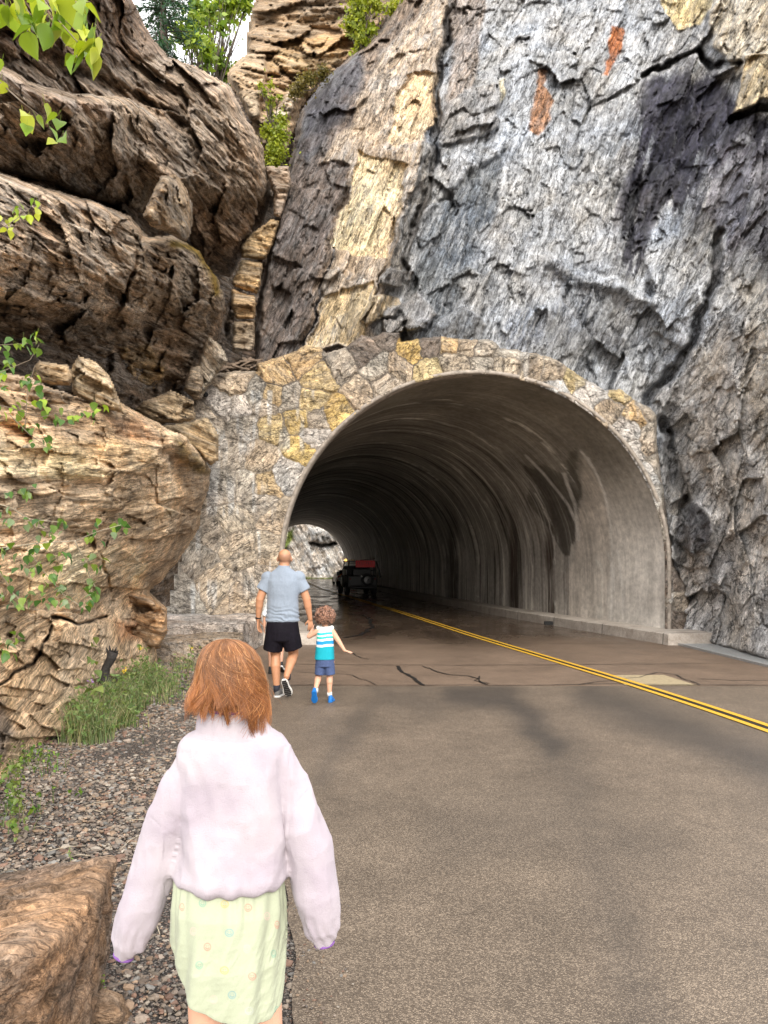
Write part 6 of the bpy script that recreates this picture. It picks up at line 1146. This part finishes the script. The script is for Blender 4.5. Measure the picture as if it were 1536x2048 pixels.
def shrub(name, label, cat, base, blobs, n, size, cols, seed, stems=(), r0=.03, group=None, asp=1.6, twm='bark', partn='foliage'):
    rg = np.random.default_rng(seed); root = thing(name, label, cat, tuple(base), group); mb = MB(); base = np.array(base, float)
    for c in blobs:
        e = np.array(c[:3]); m_ = (base+e)/2+rg.normal(0, .05, 3)*np.linalg.norm(e-base); mb.add(*tube([base, m_, e], [r0, r0*.6, r0*.2], 6))
        for k in range(3): q = e+rg.normal(0, .6, 3)*c[3]; mb.add(*tube([m_, (m_+q)/2+rg.normal(0, .1, 3)*c[3], q], [r0*.5, r0*.3, r0*.1], 5))
    mb.build('stem' if name != 'tree' else 'trunk', M[twm], root); V, Fs, Cc = leafcloud(blobs, n, 1.0, size, rg, cols, asp); mk(partn, V, Fs, M['leaf'], root, cols={'col': Cc}, smooth=False); return root
def bl(x, y, Y, r): p = P(x, y, Y); return (p[0], p[1], p[2], r/F*Y)
FG = [(.16, .24, .03), (.22, .30, .04), (.09, .16, .02)]
Yt = 30.0
rg = np.random.default_rng(3); tb_ = []
for k in range(15): tb_.append(bl(rg.uniform(385, 470), rg.uniform(-20, 60), Yt+rg.uniform(-2, 3), rg.uniform(14, 26)))
for k in range(16): f = k/15.0; tb_.append(bl(360+f*95+rg.uniform(-14, 14), 60+f*85+rg.uniform(-16, 10), Yt+rg.uniform(-2, 2), rg.uniform(13, 24)))
tb_ += [bl(490, 10, Yt, 18), bl(500, -10, Yt, 20), bl(470, 10, Yt, 16), bl(420, 20, Yt, 22)]
shrub('tree', 'bright green leafy tree against the pale sky in the gap at the top', 'tree', P(420, 330, Yt), tb_, 4800, .15, [(.24, .34, .04), (.32, .42, .06), (.14, .24, .03)], 21, r0=.05, partn='crown')
# spruce: trunk with drooping tiers
sr = thing('tree', 'dark blue green spruce behind the top of the dark left rock', 'tree', tuple(P(335, 330, 28))); rg = np.random.default_rng(5); mb = MB(); bt, tp = P(335, 330, 28), P(322, -150, 28); mb.add(*tube([bt, (bt+tp)/2, tp], [.22, .15, .03], 8)); V, Fs, Cc = [], [], []; n = 0
for k in range(150):
    f = rg.uniform(.18, 1); p = bt+(tp-bt)*f; L = (1-f)*2.4+.35; az = rg.uniform(0, 6.28); d = np.array([math.cos(az), math.sin(az), -.28]); e = p+d*L; mb.add(*tube([p, p+d*L*.5+np.array([0, 0, .04]), e], [.03, .018, .005], 4))
    for j in range(80): g_ = rg.uniform(.15, 1); q = p+d*L*g_+rg.normal(0, .07, 3)*(1.4-g_*.5); a = unit(d+rg.normal(0, .7, 3)); b = unit(np.cross(a, rg.normal(size=3))); s = rg.uniform(.05, .11); V += [q-a*s, q+b*s*.3, q+a*s, q-b*s*.3]; Fs.append((n, n+1, n+2, n+3)); n += 4; Cc.append(np.tile(np.array([.035, .085, .05])*rg.uniform(.5, 1.9), (4, 1)))
mb.build('trunk', M['bark'], sr); mk('crown', V, Fs, M['leaf'], sr, cols={'col': np.concatenate(Cc)}, smooth=False)
YL = [(.30, .36, .03), (.38, .42, .05), (.20, .26, .03)]
def column(xs, ys, Y, r, n_, seed, jx=8):
    rg = np.random.default_rng(seed); return [bl(np.interp(k/(n_-1), [0, 1], xs)+rg.uniform(-jx, jx), np.interp(k/(n_-1), [0, 1], ys), Y+rg.uniform(-.2, .2), r*rg.uniform(.7, 1.2)) for k in range(n_)]
shrub('shrub', 'tall yellow green shrub on the cliff edge at the top centre', 'shrub', P(725, 125, 21.3), column((718, 720), (100, -30), 21.3, 17, 9, 1)+[bl(750, 10, 21.3, 16), bl(700, 50, 21.3, 12), bl(740, 60, 21.3, 12)], 5200, .075, YL, 31, r0=.03)
shrub('shrub', 'sparse yellow green shrub right of the tall one at the top edge', 'shrub', P(800, 60, 21.5), column((790, 830), (20, 0), 21.5, 13, 4, 2)+[bl(835, 5, 21.5, 12)], 1100, .07, YL, 32, r0=.02)
shrub('shrub', 'dense yellow green shrub growing in the cleft above the stone stack', 'shrub', P(553, 335, 19.6), column((552, 556), (322, 268), 19.6, 17, 6, 3, 6)+[bl(535, 262, 19.6, 11), bl(562, 240, 19.6, 10)], 4200, .055, YL, 33, r0=.02)
shrub('shrub', 'thin wispy green shrub above the dense one in the cleft', 'shrub', P(540, 262, 20.6), column((534, 545), (172, 235), 20.6, 9, 6, 4, 8)+[bl(520, 172, 20.6, 7), bl(560, 195, 20.6, 8)], 800, .055, YL, 34, r0=.015)
shrub('shrub', 'low olive brown bush on the ledge right of the cleft top', 'shrub', P(625, 180, 20.4), [bl(600, 172, 20.4, 14), bl(620, 160, 20.4, 16), bl(645, 148, 20.4, 13), bl(588, 185, 20.4, 9)], 3000, .05, [(.17, .14, .045), (.24, .20, .07), (.11, .10, .03)], 35, r0=.02)
mb = MB(); rg = np.random.default_rng(9); root = thing('bare_bush', 'bare grey brown branches standing at the top centre behind the tall shrub', 'shrub', tuple(P(780, 110, 22)))
for k in range(26): b0_ = P(770+rg.uniform(-12, 12), 100, 22); e = P(765+rg.uniform(-30, 60), rg.uniform(-30, 40), 22+rg.uniform(-.4, .4)); mb.add(*tube([b0_, (b0_+e)/2+rg.normal(0, .12, 3), e], [.02, .012, .004], 5))
mb.build('twig', M['bark'], root)

# grass and weeds along the foot of the left rock
def blades(n, pos, h, rg, cols, w_=.0035, lean=.5, seg=4):
    a = rg.uniform(0, 6.28, n); ln = rg.uniform(.1, 1, n)*lean*h; t_ = np.linspace(0, 1, seg+1); C_ = pos[:, None]+np.stack([np.cos(a)[:, None]*ln[:, None]*t_**2, np.sin(a)[:, None]*ln[:, None]*t_**2, h[:, None]*(t_-.18*t_**2)], -1)
    b = a+rg.uniform(-1.5, 1.5, n); wv_ = np.stack([-np.sin(b), np.cos(b), 0*b], 1)[:, None]*((w_*(1-t_*.85))[None, :, None]); V = np.concatenate([(C_-wv_)[:, :, None], (C_+wv_)[:, :, None]], 2).reshape(-1, 3)
    b0 = (np.arange(n)*(seg+1)*2)[:, None]+np.arange(seg)[None]*2; Fs = np.stack([b0, b0+1, b0+3, b0+2], -1).reshape(-1, 4); c = np.array(cols)[rg.integers(0, len(cols), n)]*rg.uniform(.6, 1.4, (n, 1)); return V, Fs, np.repeat(c, (seg+1)*2, 0)
rg = np.random.default_rng(77)
GC = [(.16, .22, .09), (.21, .26, .11), (.30, .29, .15), (.12, .18, .07), (.38, .35, .20)]
line = np.array([(-3.55, 12.4), (-3.4, 11.2), (-3.2, 10.0), (-3.05, 9.0), (-2.95, 8.2), (-2.85, 7.4), (-2.75, 6.6)]); n = 8500; u_ = rg.random(n)*6; i_ = np.minimum(u_.astype(int), 5); fr_ = u_-i_; pb = line[i_]*(1-fr_)[:, None]+line[i_+1]*fr_[:, None]; pb[:, 0] += np.abs(rg.normal(0, .24, n))+.02; pb[:, 1] += rg.normal(0, .15, n)
dens = fbm(np.c_[pb*1.8, pb[:, 0]*0], 3, 5); pb = pb[dens > .46]; n = len(pb); h = rg.uniform(.08, .40, n)*np.clip(1.25-(pb[:, 0]-np.interp(pb[:, 1], line[::-1, 1], line[::-1, 0]))*.9, .25, 1.2)
V, Fs, Cc = blades(n, np.c_[pb, shz(pb[:, 0], pb[:, 1])], h, rg, GC, .0042, .55); o = mk('grass', V, Fs, M['leaf'], cols={'col': Cc}, smooth=False); tag(o, 'wispy green and straw coloured grass along the foot of the left rock', 'grass', kind='stuff')
# leaflets among the grass
n = 5000; k = rg.integers(0, len(pb), n); q = np.c_[pb[k], shz(pb[k, 0], pb[k, 1])+h[k]*rg.uniform(.2, .95, n)]+rg.normal(0, .04, (n, 3)); V, Fs, Cc = leafcloud(np.c_[q, np.full(n, .01)], n, 1, .022, rg, [(.12, .20, .06), (.17, .26, .08), (.24, .29, .11)], 2.6); o = mk('ground_cover', V, Fs, M['leaf'], cols={'col': Cc}, smooth=False); tag(o, 'fine leaved green weeds mixed into the grass', 'weeds', kind='stuff')
n = 2200; pb2 = np.c_[rg.uniform(-3.0, -1.35, n), rg.uniform(3.3, 6.0, n)]; lim = -1.78-.30*(pb2[:, 1]-3.3); pb2 = pb2[(pb2[:, 0] < lim+rg.normal(0, .12, n)) & (fbm(np.c_[pb2*2.2, pb2[:, 0]*0], 3, 8) > .47)]; n = len(pb2); h2 = rg.uniform(.05, .18, n)
V, Fs, Cc = blades(n, np.c_[pb2, shz(pb2[:, 0], pb2[:, 1])], h2, rg, GC+[(.10, .20, .03)], .0035, .9); o = mk('grass', V, Fs, M['leaf'], cols={'col': Cc}, smooth=False); tag(o, 'tangled green grass and dry stalks behind the rust brown boulder', 'grass', kind='stuff')
k = rg.integers(0, n, 800); q = np.c_[pb2[k], shz(pb2[k, 0], pb2[k, 1])+h2[k]*rg.uniform(.3, 1.1, 800)]; V, Fs, Cc = leaves(q, rg.uniform(.016, .036, 800), rg, [[(.12, .22, .03), (.20, .30, .04), (.08, .15, .03)][j] for j in rg.integers(0, 3, 800)], .5); o = mk('ground_cover', V, Fs, M['leaf'], cols={'col': Cc}, smooth=False); tag(o, 'low broad leaved weeds behind the rust brown boulder', 'weeds', kind='stuff')
def weed(x, y, Y, hpx, label, flower, seed, nl=26, cols=((.14, .20, .05), (.22, .28, .08))):
    rg = np.random.default_rng(seed); b = P(x, y, Y); b[2] = shz(np.array([b[0]]), np.array([b[1]]))[0]; hh = hpx/F*Y; root = thing('wild_plant', label, 'plant', tuple(b)); mb = MB(); pts = np.array([b+np.array([.06*hh*math.sin(k*.7+seed), .03*k*hh/6, hh*k/6]) for k in range(7)]); mb.add(*tube(pts, np.linspace(.004, .0015, 7), 5))
    for k in range(4): p_ = pts[2+k]; mb.add(*tube([p_, p_+np.array([rg.uniform(-.2, .2), rg.uniform(-.1, .1), .18])*hh], [.002, .001], 4))
    mb.build('stem', M['twig'], root); cs = [pts[rg.integers(1, 7)]+rg.normal(0, .05, 3)*hh for _ in range(nl)]; V, Fs, Cc = leaves(cs, rg.uniform(.05, .11, nl)*hh, rg, [cols[i % len(cols)] for i in range(nl)], .4); mk('leaves', V, Fs, M['leaf'], root, cols={'col': Cc}, smooth=False)
    if flower is not None:
        mb = MB()
        for k in range(9): c = pts[-1]+rg.normal(0, .012, 3); mb.add(*ball(c, (.009, .009, .006), n=4))
        mb.build('flower', plain('petal_'+'%d' % seed, flower, .6), root)
weed(195, 1560, 6.9, 190, 'tall thin stalk plant at the left in front of the pale rock foot', None, 1, 16)
weed(250, 1480, 7.9, 90, 'weed with small yellow flowers beside the burnt stump', (.65, .45, .03), 2)
weed(275, 1450, 8.6, 110, 'leafy weed with a yellow head right of the burnt stump', (.55, .42, .05), 3)
weed(378, 1400, 10.2, 70, 'small yellow flowered weed left of the girl head', (.60, .45, .04), 4)
weed(178, 1520, 7.2, 95, 'stalk with one pale purple flower left of the grass', (.45, .28, .55), 5, 10)
weed(30, 1720, 4.2, 150, 'bushy green weed at the left edge above the boulder', None, 6, 60)
weed(140, 1705, 4.0, 30, 'low rosette of bright green leaves on the gravel', None, 7, 30, ((.13, .28, .03), (.20, .36, .05)))
weed(207, 1880, 2.75, 55, 'small green weed squeezed between boulder and gravel', None, 8, 24, ((.20, .36, .04), (.13, .26, .03)))
# burnt stump
root = thing('burnt_stump', 'charred black dead stump curving up beside the grass, split at its top', 'stump', tuple(P(215, 1480, 8.3))); mb = MB(); Yb_ = 8.3
p = [P(238, 1430, Yb_), P(225, 1385, Yb_), P(208, 1358, Yb_), P(212, 1335, Yb_), P(222, 1318, Yb_), P(226, 1304, Yb_)]; mb.add(*tube(p, [.05, .055, .06, .045, .05, .06], 12)); 
for dx, dy in ((-12, -8), (-5, -12), (2, -6), (9, -9), (13, -2)): mb.add(*tube([P(224+dx*.6, 1306, Yb_), P(224+dx, 1303+dy, Yb_)], [.018, .004], 5))
mb.add(*tube([P(225, 1385, Yb_), P(235, 1410, Yb_), P(240, 1432, Yb_)], [.03, .025, .015], 8)); o = mb.build('stump_wood', plain('charred_wood', (.022, .018, .016), .7, nscale=30, namt=.6, bump=.9, bd=.02), root)
mb = MB(); th_ = np.linspace(0, 9, 30); mb.add(*tube(np.stack([P(232, 1358, Yb_)[0]+.05*np.cos(th_)*(1-th_/14), np.full(30, Yb_-.05), P(232, 1358, Yb_)[2]+.05*np.sin(th_)*(1-th_/14)], 1), .005, 5)); mb.add(*tube([P(205, 1350, Yb_), P(190, 1380, Yb_), P(170, 1420, Yb_)], [.008, .005, .003], 5)); mb.build('twig', bpy.data.materials['charred_wood'], root)
# dry twigs on the gravel
mb = MB(); rg = np.random.default_rng(15)
for k in range(46): x = rg.uniform(-2.1, -.9); y = rg.uniform(2.6, 6.5); a = rg.uniform(0, 6.28); L = rg.uniform(.05, .25); z = float(shz(np.array([x]), np.array([y]))[0])+.02; mb.add(*tube([(x, y, z), (x+math.cos(a)*L*.5, y+math.sin(a)*L*.5, z+.012), (x+math.cos(a)*L, y+math.sin(a)*L, z)], [.0025, .002, .001], 5))
o = mb.build('dry_twigs', M['paletwig']); tag(o, 'scattered dry twigs and straw lying on the gravel', 'twigs', kind='stuff')
